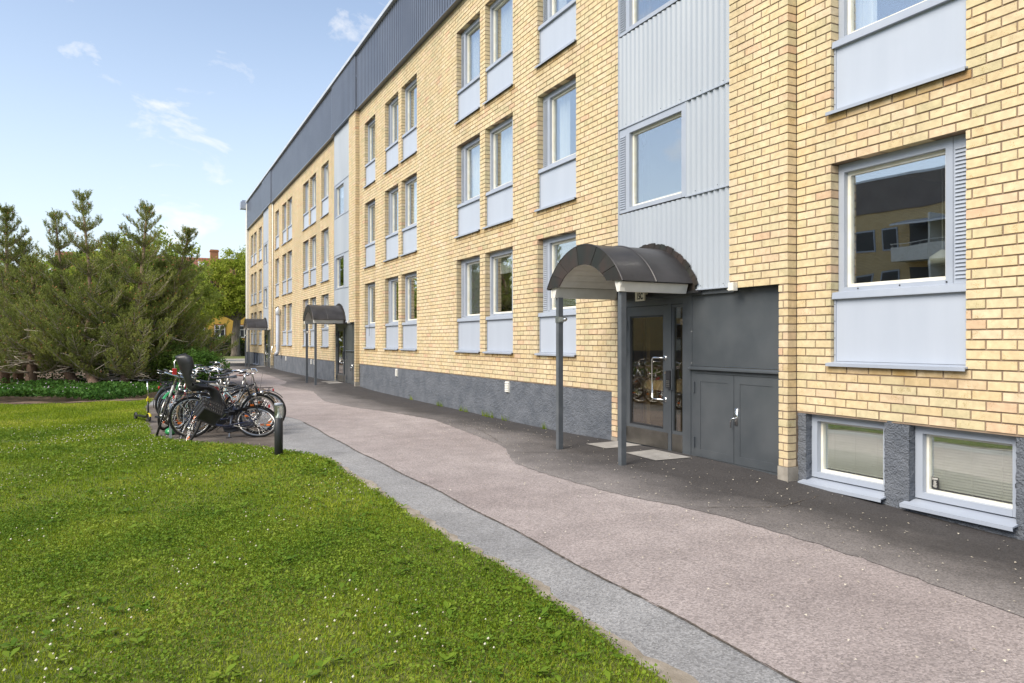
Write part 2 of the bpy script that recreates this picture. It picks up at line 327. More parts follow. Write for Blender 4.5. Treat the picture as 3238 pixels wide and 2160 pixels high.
M['seam'] = pm('seam_crack', (.060,.048,.040), (.11,.09,.07), 12, .95)
M['grit'] = pm('sandy_grit', (.32,.28,.235), (.20,.17,.13), 6, .95, bump=.6, bscale=80)
M['drive'] = asphalt('gravel_drive', (.42,.37,.31), (.48,.43,.36), .6, .3)

# ---------------------------------------------------------------- ground
D = 6.576; PER = 19.08
def gz(X, Y):
    X = np.asarray(X, float); Y = np.asarray(Y, float)
    w = sstep(4.9, 6.5, Y)
    e = np.zeros_like(X + Y)
    for k in range(3): e = np.maximum(e, np.exp(-((X + 8.0 + PER*k)/2.6)**2))
    return w*(0.085*e - .015) - .06*sstep(-6.6, -3.2, X)*w
def sheet(name, xs, ya, yb, ny, mat, dz, jag=0., parent=None):
    """strip between two edge functions of X, draped on the terrain"""
    xs = np.asarray(xs, float); a = np.array([ya(x) for x in xs]); b = np.array([yb(x) for x in xs])
    if jag: a = a + rng.normal(0, jag, len(xs)); b = b + rng.normal(0, jag, len(xs))
    t = np.linspace(0, 1, ny+1)
    Y = a[:,None]*(1-t) + b[:,None]*t; X = np.repeat(xs[:,None], ny+1, 1)
    V = np.stack([X, Y, gz(X, Y)+dz], -1).reshape(-1, 3)
    i, j = np.meshgrid(np.arange(len(xs)-1), np.arange(ny), indexing='ij'); q = (i*(ny+1)+j).ravel()
    F = np.stack([q, q+ny+1, q+ny+2, q+1], 1)
    o = npmesh(name, V, F, mat, parent)
    if parent is None: o['kind'] = 'structure'
    return o
def pwl(pts):
    p = sorted(pts); X = [q[0] for q in p]; Y = [q[1] for q in p]
    return lambda x: float(np.interp(x, X, Y))
def poly_sheet(name, pts, mat, dz, kind='structure'):
    mb = MB(); mb.add([(x, y, float(gz(x, y))+dz) for x, y in pts], [tuple(range(len(pts)))])
    o = mb.build(name, mat)
    if kind: o['kind'] = kind
    return o
g = MB(); g.quad((-900,-900,-.16),(900,-900,-.16),(900,900,-.16),(-900,900,-.16))
tag(g.build('ground', pm('far_ground', (.10,.13,.035), (.15,.16,.05), .2, .95)), kind='structure')
# lawn edge: straight along the path, swinging back round the bicycle bay
LAWN_EDGE = [(9,2.22),(-2.8,2.22),(-4.4,2.26),(-6.4,2.2),(-8.96,2.21),(-10.3,2.2),(-11.0,1.95),(-11.6,1.66),(-12.1,1.36),(-12.74,.66),(-13.3,.33),(-14.2,.10),(-16,.02),(-20.6,.0),(-22.6,.2)]
le = pwl(LAWN_EDGE)
wob = lambda x, s=1.: .018*math.sin(x*2.3)+.014*math.sin(x*5.1+1)+.012*math.sin(x*13+2)*s
XL = np.concatenate([np.arange(9, -2, -.5), np.arange(-2, -23.01, -.12)])
sheet('lawn', XL, lambda x: -30, lambda x: le(x)+wob(x), 40, M['lawn_soil'], -.012)
sheet('path', np.arange(9, -70, -.25), lambda x: (1.9 if x > -9 else (-.1 if x > -22.6 else 1.7)), lambda x: 6.75, 24, M['a_grey'], -.02)
sheet('grit_edge', np.arange(3, -10.4, -.06), lambda x: le(x)-.08, lambda x: le(x)+.05+.045*math.sin(x*1.7)**2+abs(wob(x*1.7))*1.2, 2, M['grit'], -.016, .008)
sheet('bicycle_bay', np.arange(-11.2, -20.6, -.1), lambda x: le(x)-.05, lambda x: 1.9+.15*math.sin(x*1.3), 6, M['a_mud_shade'], -.016, .02)
PB = pwl([(9,4.55),(-2.57,4.61),(-3.35,4.73),(-4.14,4.80),(-5.2,4.78),(-5.7,4.70),(-6.2,4.55),(-6.6,4.46),(-7.24,4.40),(-8.0,4.36),(-8.7,4.38),(-9.1,4.48),(-9.5,4.66),(-10.0,4.84),(-10.45,4.96),(-14.3,5.3),(-16.2,4.98),(-18,4.5),(-20,4.3),(-22,4.55),(-24,4.8),(-25.5,4.6),(-26.5,4.4),(-28,4.4),(-28.6,4.7),(-30,5.),(-36,5.2),(-43,4.8),(-45.5,4.2),(-47,4.1),(-48,4.7),(-60,5.)])
pk = lambda x: 2.79 + .012*math.sin(x*3.1) + .02*math.sin(x*.7)
sheet('pink_path', np.arange(9, -56, -.1), lambda x: pk(x) if x > -15.2 else max(2.1, pk(x)-.35*float(sstep(15.2, 17.5, -x))), lambda x: PB(x)+.06, 10, M['a_pink'], -.014, .004)
ap = sheet('dark_apron', np.arange(9, -56, -.1), lambda x: PB(x)-.03, lambda x: 6.75, 24, M['a_dark'], -.009, .012)
_n = len(ap.data.vertices); _co = np.empty(_n*3, np.float32); ap.data.vertices.foreach_get('co', _co); _co = _co.reshape(-1, 3)
_at = ap.data.attributes.new('wear', 'FLOAT', 'POINT'); _at.data.foreach_set('value', np.clip((_co[:,1]-np.array([max(PB(x), 4.75) for x in _co[:,0]]))/1.4, -.45, 1).astype(np.float32))
sheet('path_seam', np.arange(9, -15, -.035), lambda x: pk(x)-.003-.006*abs(math.sin(x*9.3)), lambda x: pk(x)+.003+.005*abs(math.sin(x*7.1+1)), 1, M['seam'], -.008, .003)
for k in range(3):
    o = -PER*k
    for (x0,x1,y0,y1,w_) in [(-9.62,-9.02,5.99,6.56,.05),(-8.52,-7.80,5.95,6.42,.10)]:
        poly_sheet('concrete_slab', [(x0+o,y0),(x1+o,y0-.03),(x1+w_+o,y1),(x0+.02+o,y1)], M['slab'], .001)
sheet('gravel_drive', np.arange(-56.2, -70, -.5), lambda x: -25, lambda x: 30, 12, M['drive'], .0)
sheet('verge', np.arange(-70, -104, -1.), lambda x: -40, lambda x: 40, 10, M['lawn_soil'], .0)
sheet('planting_bed', np.arange(-22.4, -56, -.3), lambda x: -16, lambda x: 1.75+.12*math.sin(x*1.1), 20, M['soil'], -.005)
sheet('soil_strip', np.arange(-14, 1.9, .15), lambda y: 0, lambda y: 1, 1, M['soil'], -.5)   # replaced below
bpy.data.objects.remove(bpy.data.objects['soil_strip'])
mb = MB(); ys = np.arange(-8, .4, .15)
ed = lambda y: -21.75 - .35*math.sin(y*1.1+.4) - .12*math.sin(y*3.7)
mb.grid(lambda u, v: (ed(-8+8.3*u)-.25-(.45+.35*math.sin(23*u)+.2*math.sin(51*u))*v-.5, -8+8.3*u, .0), 90, 3); tag(mb.build('soil_strip', M['soil']), kind='structure')

def crack(pts, w):
    P = []; 
    for i in range(len(pts)-1):
        a, b = Vector(pts[i]+(0,)), Vector(pts[i+1]+(0,)); n = max(2, int((b-a).length/.06))
        for k in range(n): P.append(a.lerp(b, k/n) + Vector((rnd.gauss(0,.012), rnd.gauss(0,.012), 0)))
    m = MB()
    for i in range(len(P)-1):
        d = (P[i+1]-P[i]).normalized(); nrm = Vector((-d.y, d.x, 0)); w0, w1 = w*rnd.uniform(.3,1.2), w*rnd.uniform(.3,1.2)
        q = [P[i]-nrm*w0, P[i]+nrm*w0, P[i+1]+nrm*w1, P[i+1]-nrm*w1]; m.quad(*[(v.x, v.y, float(gz(v.x, v.y))-.003) for v in q])
    tag(m.build('asphalt_crack', M['seam']), kind='structure')
crack([(-9.6,4.7),(-9.2,5.3),(-8.9,5.9)], .006); crack([(-5.6,4.8),(-5.3,5.5),(-5.5,6.3)], .005); crack([(-10.5,5.0),(-12.5,5.45),(-14.2,5.3)], .006); crack([(-13.8,3.0),(-13.2,3.9),(-13.5,5.1)], .004); crack([(-16.4,2.5),(-16.0,3.4),(-16.2,4.6)], .006); crack([(-10.9,2.25),(-10.6,2.5),(-10.75,2.78)], .004)

# ---------------------------------------------------------------- the apartment building
CH = .0893; Z0 = .81; NR = 97; JT = .0148; ML = .2625
BRICKS = []                                    # (x0,x1,yfront,z0,z1)
ZTOP = Z0 + NR*CH
def wall_bricks(x0, x1, y, row0, row1, openings, phase=0.):
    for r in range(row0, row1):
        z = Z0 + r*CH; segs = [(x0, x1)]
        for (a, b, r0, r1) in openings:
            if r0 <= r < r1:
                ns = []
                for (p, q) in segs:
                    if b <= p or a >= q: ns.append((p, q)); continue
                    if a > p: ns.append((p, a))
                    if b < q: ns.append((b, q))
                segs = ns
        off = phase + (ML/2 if r % 2 else 0.) + rnd.uniform(-.008, .008)
        for (p, q) in segs:
            k = math.floor((p-off)/ML)
            cuts = [p]; c = off + (k+1)*ML
            while c < q - .03:
                if c > p + .045: cuts.append(c)
                c += ML
            cuts.append(q)
            for i in range(len(cuts)-1):
                a = cuts[i] + (JT/2 if i else 0); b = cuts[i+1] - (JT/2 if i < len(cuts)-2 else 0)
                if b - a > .02:
                    BRICKS.append((a + rnd.uniform(-.002,.002)*(i > 0), b, y + rnd.uniform(-.0025,.0025), z + rnd.uniform(-.0012,.0012), z + CH - JT + rnd.uniform(-.0012,.0012)))
COLS = {'C1': (-24.49,-23.21), 'C2': (-22.14,-20.79), 'C3': (-20.50,-19.15), 'C4': (-16.29,-14.93), 'C5': (-14.65,-13.30), 'C6': (-12.26,-10.87)}
WIN = []        # (x0,x1,floor,louvre side,code)
def add_cols(names, k, secs):
    for n in names:
        a, b = COLS[n]; a -= PER*k; b -= PER*k
        for fl in range(3): WIN.append((a, b, fl, 'l' if n in ('C2','C4','C6') else 'r', '%s.%d' % (n, secs)))
for fl in range(3): WIN.append((-5.623, -4.163, fl, 'r', 'W0'))
for fl in range(3): WIN.append((-3.06, -1.71, fl, 'l', 'C2.0'))
add_cols(['C1','C2','C3','C4','C5','C6'], 0, 1); add_cols(['C1','C2','C3','C4','C5','C6'], 1, 2); add_cols(['C4','C5','C6'], 2, 3)
BAS = [(-5.97,-4.99),(-4.725,-3.743),(-52.9,-51.9),(-51.6,-50.6)]
SECT = [(-6.085, 3.0), (-25.165, -9.50), (-44.245, -28.58), (-55.55, -47.66)]
def ops_in(a, b): return [(x0, x1, 6+30*fl, 30+30*fl) for (x0, x1, fl, s, c) in WIN if x0 >= a-.01 and x1 <= b+.01]
for i, (a, b) in enumerate(SECT):
    wall_bricks(a, b, D, 0, NR, ops_in(a, b), phase=a)
    if i > 0: wall_bricks(b-.29, b, D, -8, 0, [], phase=b-.29)
YS = 6.44
for k in range(3):
    o = -PER*k
    wall_bricks(-7.02+o, -6.09+o, YS, 16, NR, [], phase=-6.09+o)
    wall_bricks(-6.222+o, -6.09+o, YS, -7, 16, [], phase=-6.09+o-.2)

bld = empty('apartment_building', (-26, 12, 0))
tag(bld, 'long three-storey yellow brick apartment block with grey window panels and dark ribbed roof band', 'building')
bw = Vector((26, -12, 0))
def bpart(mb, name, mat, parent=None, smooth=False):
    o = mb.build(name, mat, None, smooth)
    if parent is None: o.parent = bld; o.location = bw
    else: o.parent = parent
    return o
# mortar wall with openings, their reveals, and the closed shell behind
wallm = MB()
YB = D + .34
def cell_wall(x0, x1, z0, z1, y, ops, yb=YB):
    xs = sorted({x0, x1} | {v for o in ops for v in o[:2]}); zs = sorted({z0, z1} | {v for o in ops for v in o[2:]})
    for i in range(len(xs)-1):
        for j in range(len(zs)-1):
            cx, cz = (xs[i]+xs[i+1])/2, (zs[j]+zs[j+1])/2
            if any(o[0] < cx < o[1] and o[2] < cz < o[3] for o in ops): continue
            wallm.quad((xs[i],y,zs[j]),(xs[i+1],y,zs[j]),(xs[i+1],y,zs[j+1]),(xs[i],y,zs[j+1]))
    for (a, b, c, d) in ops:
        a -= .006; b += .006
        wallm.quad((a,y,c),(a,yb,c),(a,yb,d),(a,y,d)); wallm.quad((b,y,c),(b,y,d),(b,yb,d),(b,yb,c))
        wallm.quad((a,y,d),(a,yb,d),(b,yb,d),(b,y,d)); wallm.quad((a,y,c),(b,y,c),(b,yb,c),(a,yb,c))
for i, (a, b) in enumerate(SECT):
    ops = [(x0, x1, Z0+r0*CH, Z0+r1*CH) for (x0, x1, r0, r1) in ops_in(a, b)]
    cell_wall(a, b-.012, Z0-.02, 9.6, D+.010, ops)
    wallm.quad((b-.012, D+.012, -.2), (b-.012, D+.4, -.2), (b-.012, D+.4, 9.6), (b-.012, D+.012, 9.6))
    if i: wallm.box(b-.28, b-.014, D+.013, D+.3, -.1, Z0)
for k in range(3):
    o = -PER*k
    wallm.box(-7.015+o, -6.097+o, YS+.008, D+.3, Z0+16*CH+.002, 9.6)
    wallm.box(-6.218+o, -6.097+o, YS+.008, D+.3, -.1, Z0+16*CH+.001)
wall_o = bpart(wallm, 'brick_wall', M['mortar'])

# bricks: the 300 that show largest are objects, the rest one part
ca, sa = math.cos(CAM_A), math.sin(CAM_A)
def psize(b):
    xm, zm = (b[0]+b[1])/2, (b[3]+b[4])/2
    zc = -xm*ca + b[2]*sa
    if zc < .5: return 0
    u = (xm*sa + b[2]*ca)/zc*2350; v = (CAM_H-zm)/zc*2350
    if abs(u) > 1600 or abs(v) > 1070: return 0
    return (b[1]-b[0])/zc**2*(1+u/1159.)
BRICKS.sort(key=psize, reverse=True)
def brick_unit(ch=.06):
    e, f, d = .007, .024, .013
    m = MB(); q = [(e,0,f),(1-e,0,f),(1-e,0,1-f),(e,0,1-f),(0,d,0),(1,d,0),(1,d,1),(0,d,1),(0,1,0),(1,1,0),(1,1,1),(0,1,1)]
    return q, [(0,1,2,3),(0,4,5,1),(1,5,6,2),(2,6,7,3),(3,7,4,0),(4,8,9,5),(5,9,10,6),(6,10,11,7),(7,11,8,4)]
BV, BF = brick_unit()
ub = MB(); ub.add(BV, BF); ume = ub.mesh('brick'); ume.materials.append(M['brick'])
BDEP = .13
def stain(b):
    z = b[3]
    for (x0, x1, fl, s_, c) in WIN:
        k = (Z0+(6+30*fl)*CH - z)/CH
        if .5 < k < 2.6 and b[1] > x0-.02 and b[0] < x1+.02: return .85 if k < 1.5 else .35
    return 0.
for b in BRICKS[:300]:
    o = bpy.data.objects.new('brick', ume); col.objects.link(o); o.parent = wall_o
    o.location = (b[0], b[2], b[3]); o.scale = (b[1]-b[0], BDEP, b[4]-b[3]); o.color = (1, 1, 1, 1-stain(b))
rest = np.array(BRICKS[300:]); bv = np.array(BV)
O = np.stack([rest[:,0], rest[:,2], rest[:,3]], 1); S = np.stack([rest[:,1]-rest[:,0], np.full(len(rest), BDEP), rest[:,4]-rest[:,3]], 1)
# hand-made edges: small random nudges of the corners
V = O[:,None,:] + bv[None]*S[:,None,:] + rng.normal(0, .0009, (len(rest), 12, 3))*np.array([1,0,1])
F = (np.arange(len(rest))[:,None,None]*12 + np.array(BF)[None]).reshape(-1, 4)
ob = npmesh('brick', V.reshape(-1,3), F, M['brick'], wall_o, True); ob['kind'] = 'stuff'
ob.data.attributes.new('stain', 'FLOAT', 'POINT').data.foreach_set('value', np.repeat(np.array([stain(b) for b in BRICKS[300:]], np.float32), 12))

# plinth: rough render with real relief
def plinth(x0, x1, y, z0, z1, ops=()):
    m = MB(); n = max(2, int((x1-x0)/.02)) if x1 > -12 else max(2, int((x1-x0)/.06)); st = (x1-x0)/n; nz = max(2, int((z1-z0)/(.02 if x1 > -12 else .05))); sz = (z1-z0)/nz
    N_ = rng.normal(0, 1, (n+1, nz+1)); N_ = (N_ + np.roll(N_, 1, 0) + np.roll(N_, 1, 1) + np.roll(N_, (1,1), (0,1)))/4
    vs = [(x0+i*st, y + .007*float(N_[i,j]), z0+j*sz) for i in range(n+1) for j in range(nz+1)]
    m.add(vs, [(i*(nz+1)+j, (i+1)*(nz+1)+j, (i+1)*(nz+1)+j+1, i*(nz+1)+j+1) for i in range(n) for j in range(nz)])
    return m
YP = D + .016
def plinth_run(a, b):
    ms = []
    bs = sorted([q for q in BAS if q[0] > a and q[1] < b])
    m = MB()
    def put(x0, x1, z0, z1):
        q = plinth(x0, x1, YP, z0, z1); m.add(q.v, q.f)
    x = a
    for (p, q) in bs:
        put(x, p, -.25, Z0-.002); put(p, q, -.25, .045); x = q
    put(x, b, -.25, Z0-.002)
    for (p, q) in bs:
        for xx, s_ in ((p, 1), (q, -1)):
            c = MB(); n = 36
            c.grid(lambda u, v: (xx + rng.normal(0,.004), YP+.14*u, .0+.81*v), 4, n); m.add(c.v, c.f)
        m.quad((p,YP,.045),(q,YP,.045),(q,YP+.14,.05),(p,YP+.14,.05))
    return m
for i, (a, b) in enumerate(SECT):
    bb = b if i == 0 else b-.285
    bpart(plinth_run(a, bb), 'plinth', M['render'], smooth=True)
base = MB()
for k in range(3):
    o = -PER*k
    base = MB(); base.box(-6.232+o, -6.083+o, YS-.006, D+.2, -.1, .178); bpart(base, 'concrete_foot', M['concrete'])
    base = MB(); base.box(-9.795+o, -9.622+o, D-.006, D+.2, -.1, .088); bpart(base, 'concrete_foot', M['concrete'])

# shell: floors, ceilings, partitions, back, ends, roof
sh = MB()
YBK = D + 4.2
sh.box(-55.5, 3.0, YBK, YBK+.2, -.3, 11.2); sh.box(2.9, 3.05, D+.3, YBK, -.3, 11.2)
for xx in (-55.5, -47.6, -44.4, -37, -28.6, -25.3, -18, -9.4, -6.2, -3.6): sh.box(xx, xx+.12, D+.36, YBK, -.2, 9.6)
bpart(sh, 'inner_wall', M['room'])
sh = MB()
for z in (.85, 3.62, 6.30, 9.05): sh.box(-55.5, 3.0, D+.35, YBK, z, z+.14)
bpart(sh, 'floor_slab', M['ceiling'])
# roof band of ribbed sheet, following the bays, with drip flashing, soffit and coping
def ribbed(x0, x1, y, z0, z1, pitch=.174, dep=.05):
    m = MB(); n = int(round((x1-x0)/pitch)); p = (x1-x0)/n; pr = []
    for i in range(n):
        x = x0+i*p; pr += [(x, y+dep), (x+.30*p, y+dep), (x+.42*p, y), (x+.88*p, y)]
    pr.append((x1, y+dep))
    vs = [(a, b, z0) for a, b in pr] + [(a, b, z1) for a, b in pr]; L_ = len(pr)
    m.add(vs, [(i, i+1, i+1+L_, i+L_) for i in range(L_-1)]); return m
RB0, RB1 = 9.50, 11.36
bands = []
edges = [(3.0,-6.085,D-.125)]
for k in range(3):
    o = -PER*k; edges.append((-6.085+o+.03, -9.60+o, YS-.035)); edges.append((-9.60+o, (-25.165+o if k < 2 else -55.6)+.03, D-.125))
for (xb, xa, y) in edges:
    bpart(ribbed(xa, xb, y, RB0, RB1), 'roof_cladding', M['roof_band'])
    m = MB(); m.box(xa-.01, xb+.01, y-.022, y+.18, RB0-.045, RB0-.003); bpart(m, 'drip_flashing', M['roof_band'])
    
m = MB(); m.box(-55.4, 3.0, D+.3, YBK+5, 11.1, 11.2); bpart(m, 'roof', M['roof_band'])
for xx in np.arange(-55.6, 3.0, 2.93):
    m = MB(); m.box(xx+.003, min(3.0, xx+2.927), YS-.085, D+.4, RB1-.004, RB1+.105); bpart(m, 'coping', M['coping'])
m = MB(); m.box(-55.4, -55.2, YBK, YBK+5, -.2, 11.2); m.box(2.8, 3.0, YBK, YBK+5, -.2, 11.2); m.box(-55.4, 3.0, YBK+5, YBK+5.2, -.2, 11.3); bpart(m, 'outer_wall', M['mortar'])
# white rendered gable end with its box on top
m = MB(); m.box(-56.15, -55.56, D-.14, YBK+5.2, .8, 11.3); bpart(m, 'gable_wall', M['white_paint'])
m = MB(); m.box(-56.16, -55.58, D-.12, YBK+5.2, -.3, .79); bpart(m, 'plinth', M['render'])
m = MB(); m.box(-56.55, -55.95, D-.5, D+.1, 11.0, 11.5); m.box(-56.45, -56.05, D-.4, D, 11.5, 11.62); bpart(m, 'gutter_box', M['grey_metal'])

# ---- windows
def louvre(x0, x1, y, z0, z1):
    m = MB(); m.box(x0, x1, y, y+.03, z0, z1); n = int((z1-z0-.12)/.036)
    for i in range(n):
        z = z0+.06+i*.036
        m.add([(x0+.02,y-.001,z+.004),(x1-.02,y-.001,z+.004),(x1-.02,y-.013,z+.0),(x0+.02,y-.013,z),(x0+.02,y-.001,z+.022),(x1-.02,y-.001,z+.022)],
              [(0,1,2,3),(3,2,5,4),(0,3,4),(1,5,2)])
    return m
def blind(x0, x1, y, z0, z1, pitch=.025, tilt=.55):
    n = int((z1-z0)/pitch); X0 = np.zeros((n*4, 3)); F = []
    for i in range(n):
        z = z1 - (i+.5)*pitch; h = .0125
        X0[4*i:4*i+4] = [(x0, y-h*math.cos(tilt), z-h*math.sin(tilt)*1.25), (x1, y-h*math.cos(tilt), z-h*math.sin(tilt)*1.25), (x1, y+h*math.cos(tilt), z+h*math.sin(tilt)*1.25), (x0, y+h*math.cos(tilt), z+h*math.sin(tilt)*1.25)]
        F.append((4*i,4*i+1,4*i+2,4*i+3))
    m = MB(); m.add(X0.tolist(), F); m.box(x0, x1, y-.02, y+.02, z1, z1+.03)
    for xx in (x0+.12, (x0+x1)/2, x1-.12): m.box(xx-.0015, xx+.0015, y-.016, y-.0145, z0, z1)
    return m
def drape(x0, x1, y, z0, z1, ph=0.):
    m = MB(); n = max(8, int((x1-x0)/.02))
    m.grid(lambda u, v: (x0+(x1-x0)*u, y+.028*math.sin(u*(x1-x0)*52+ph)+.012*math.sin(u*(x1-x0)*23+ph*2), z0+(z1-z0)*v), n, 1); return m
def glazed(x0, x1, y, z0, z1, cw=.07, lv=None, treat=None, seed=0, deep=.055, t=.038):
    """casing mesh = the window part; sash, pane, louvre and dressing are its pieces"""
    lx0, lx1 = x0, x1
    fr = MB()
    if lv == 'l': lx0 = x0 + .19
    if lv == 'r': lx1 = x1 - .19
    fr.box(lx0, lx0+cw, y, y+.16, z0, z1); fr.box(lx1-cw, lx1, y, y+.16, z0, z1)
    fr.box(lx0+cw, lx1-cw, y+.001, y+.16, z1-cw-.02, z1); fr.box(lx0+cw, lx1-cw, y-.004, y+.16, z0, z0+cw*.8)
    w = bpart(fr, 'window', M['grey_metal'])
    if lv == 'l': bpart(louvre(x0, lx0-.003, y+.004, z0, z1), 'vent_louvre', M['grey_metal'], w)
    if lv == 'r': bpart(louvre(lx1+.003, x1, y+.004, z0, z1), 'vent_louvre', M['grey_metal'], w)
    ix0, ix1, iz0, iz1 = lx0+cw, lx1-cw, z0+cw*.8, z1-cw-.02
    s_ = MB(); ys = y+deep
    s_.box(ix0, ix0+t, ys, ys+.05, iz0, iz1); s_.box(ix1-t, ix1, ys, ys+.05, iz0, iz1); s_.box(ix0+t, ix1-t, ys, ys+.05, iz0, iz0+t); s_.box(ix0+t, ix1-t, ys, ys+.05, iz1-t, iz1)
    bpart(s_, 'sash', M['sash'], w)
    p = MB(); p.box(ix0+t*.6, ix1-t*.6, ys+.022, ys+.028, iz0+t*.6, iz1-t*.6); bpart(p, 'pane', M['glass'], w)
    yi = ys + .10
    a, b, c, d = ix0+t, ix1-t, iz0+t, iz1-t
    rr = random.Random(seed)
    if treat == 'blind': bpart(blind(a, b, ys+.06, c+.0, d-.03, .026, .80), 'blind', M['blind'], w)
    elif treat == 'blind_white': bpart(blind(a, b, ys+.06, c, d-.03), 'blind', M['blind_white'], w)
    elif treat == 'half': bpart(blind(a, b, ys+.06, c+(d-c)*.02, d-.03, .03, .15), 'blind', M['blind'], w)
    elif treat == 'curtain':
        wd = (b-a)*rr.uniform(.18,.34)
        bpart(drape(a-.05, a+wd, yi+.05, c-.1, d+.1, rr.random()*6), 'curtain', M['curtain'], w)
        bpart(drape(b-wd*rr.uniform(.7,1.1), b+.05, yi+.05, c-.1, d+.1, rr.random()*6), 'curtain', M['curtain'], w)
    elif treat == 'sheer': bpart(drape(a-.05, b+.05, yi+.06, c-.1, d+.1, rr.random()*6), 'curtain', M['curtain'], w)
    elif treat == 'plant':
        bpart(drape(a-.05, a+.2, yi+.05, c-.1, d+.1, 2.), 'curtain', M['curtain'], w)
        for j in range(2):
            px_ = a + (b-a)*rr.uniform(.3,.85); m = MB(); m.lathe([(.05,-.02),(.07,.10),(.001,.10)], (px_, yi+.06, c), 10); pt = bpart(m, 'flower_pot', M['white_paint'], w)
            m = MB()
            for q in range(22):
                an = rr.uniform(0, 6.28); L_ = rr.uniform(.12,.4); b0 = Vector((px_, yi+.06, c+.1)); e0 = b0 + Vector((math.cos(an)*L_*.6, math.sin(an)*.07, L_)); sd_ = Vector((.014,0,.006)); md = b0.lerp(e0, .6)+Vector((0,0,.04)); m.quad(b0-sd_*.4, b0+sd_*.4, md+sd_, md-sd_); m.quad(md-sd_, md+sd_, e0+sd_*.1, e0-sd_*.1)
            bpart(m, 'potted_plant', M['leaf_bush'], w)
    elif treat == 'valance':
        bpart(drape(a-.05, b+.05, yi+.06, d-.32, d+.1, 1.), 'curtain', M['curtain'], w)
    return w
TREAT = {('C1.1',0): 'half', ('C2.1',0): 'half', ('C3.1',0): 'half', ('C4.1',0): 'blind_white', ('C5.1',0): 'valance', ('C6.1',0): 'blind_white', ('W0',0): None, ('W0',1): 'curtain', ('C4.1',1): 'sheer', ('C5.1',1): 'sheer', ('C6.1',1): 'curtain', ('C5.1',2): 'sheer', ('C6.1',2): 'plant', ('C4.1',2): 'curtain', ('C2.1',1): 'blind_white', ('C3.1',1): 'sheer', ('C1.1',1): 'plant'}
def apron(w, x0, x1, zb):
    m = MB(); e = .012
    m.box(x0-e*0+.006, x1-.006, D+.055, D+.10, zb+.035, zb+.70)
    bpart(m, 'apron_panel', M['panel'], w)
    m = MB(); m.box(x0+.004, x0+.03, D+.044, D+.09, zb+.03, zb+.70); m.box(x1-.03, x1-.004, D+.044, D+.09, zb+.03, zb+.70)
    m.prism_x([(D+.012,zb+.695),(D+.012,zb+.705),(D+.02,zb+.765),(D+.14,zb+.785),(D+.14,zb+.695)], x0+.003, x1-.003)
    bpart(m, 'sill', M['grey_metal'], w)
    m = MB(); m.prism_x([(D-.045,zb-.004),(D-.045,zb+.012),(D+.09,zb+.038),(D+.09,zb+.02)], x0-.03, x1+.02); m.box(x0-.03, x1+.02, D-.048, D-.042, zb-.02, zb+.014)
    bpart(m, 'drip_sill', M['grey_metal'], w)
    if x0 > -17:
        m = MB()
        for xx in (x0+.017, x1-.017):
            for zz in np.linspace(zb+.10, zb+.64, 4): m.lathe([(.0055,-.003),(.0055,0),(.001,.0)], (xx, D+.0438, zz), 6, 'y')
        for xx in np.linspace(x0+.25, x1-.25, 3): m.lathe([(.009,-.003),(.009,0),(.001,.0)], (xx, D+.1108, zb+.80), 6, 'y')
        bpart(m, 'fixing_screws', M['black'], w)['kind'] = 'stuff'
for i, (x0, x1, fl, lv, code) in enumerate(WIN):
    zb = Z0 + (6+30*fl)*CH
    tr = TREAT.get((code, fl), rnd.choice(['curtain','sheer','plant','half','sheer','valance','blind_white','plant'])) if (code, fl) not in TREAT else TREAT[(code, fl)]
    w = glazed(x0+.004, x1-.004, D+.115, zb+.765, Z0+(30+30*fl)*CH-.004, lv=lv, treat=tr, seed=i)
    apron(w, x0, x1, zb)
    if code == 'C5.1' and fl == 0:      # wreath of white paper balls and a plant behind the pane
        cxm, czm = x1-.42, zb+1.52
        for j in range(11):
            a = j*2*math.pi/11+.2; m = MB(); m.lathe([(.001,-.062),(.04,-.048),(.06,-.015),(.06,.015),(.04,.048),(.001,.062)], (cxm+.25*math.cos(a), D+.32, czm+.30*math.sin(a)), 10)
            bpart(m, 'paper_ball', M['paper'], w, True)
        m = MB()
        for j in range(26):
            a = rnd.uniform(0, 6.28); L_ = rnd.uniform(.15,.36); b_ = Vector((cxm-.1, D+.36, zb+.83)); t_ = b_ + Vector((math.cos(a)*.16, math.sin(a)*.06, L_)); s_ = Vector((.012,0,0))
            m.quad(b_-s_, b_+s_, t_+s_*.2, t_-s_*.2)
        bpart(m, 'potted_plant', M['leaf_bush'], w)
    if code == 'W0' and fl == 0:
        m = MB(); m.tube([(-4.98,D+.9,3.4),(-4.98,D+.9,2.55)], .006, 5); m.lathe([(.02,.1),(.12,.03),(.14,-.05),(.001,-.05)], (-4.98,D+.9,2.45), 12); bpart(m, 'hanging_lamp', M['blind'], w, True)
for (x0, x1) in BAS:
    if x0 < -40: w = glazed(x0+.01, x1-.01, YP+.09, .06, Z0-.01, cw=.06, treat='curtain'); 
    else: w = glazed(x0+.004, x1-.004, YP+.085, .085, Z0-.006, cw=.075, treat='blind', deep=.06, t=.026)
    m = MB(); m.prism_x([(YP-.075,.022),(YP-.075,.034),(YP+.20,.092),(YP+.20,.06)], x0-.045, x1+.015); m.box(x0-.045, x1+.015, YP-.078, YP-.072, -.002, .034); bpart(m, 'drip_sill', M['grey_metal'], w)
    m = MB(); m.box(x0-.5, x1+.5, YP+.35, YP+1.2, -.2, Z0); bpart(m, 'room_back', M['room'], w)
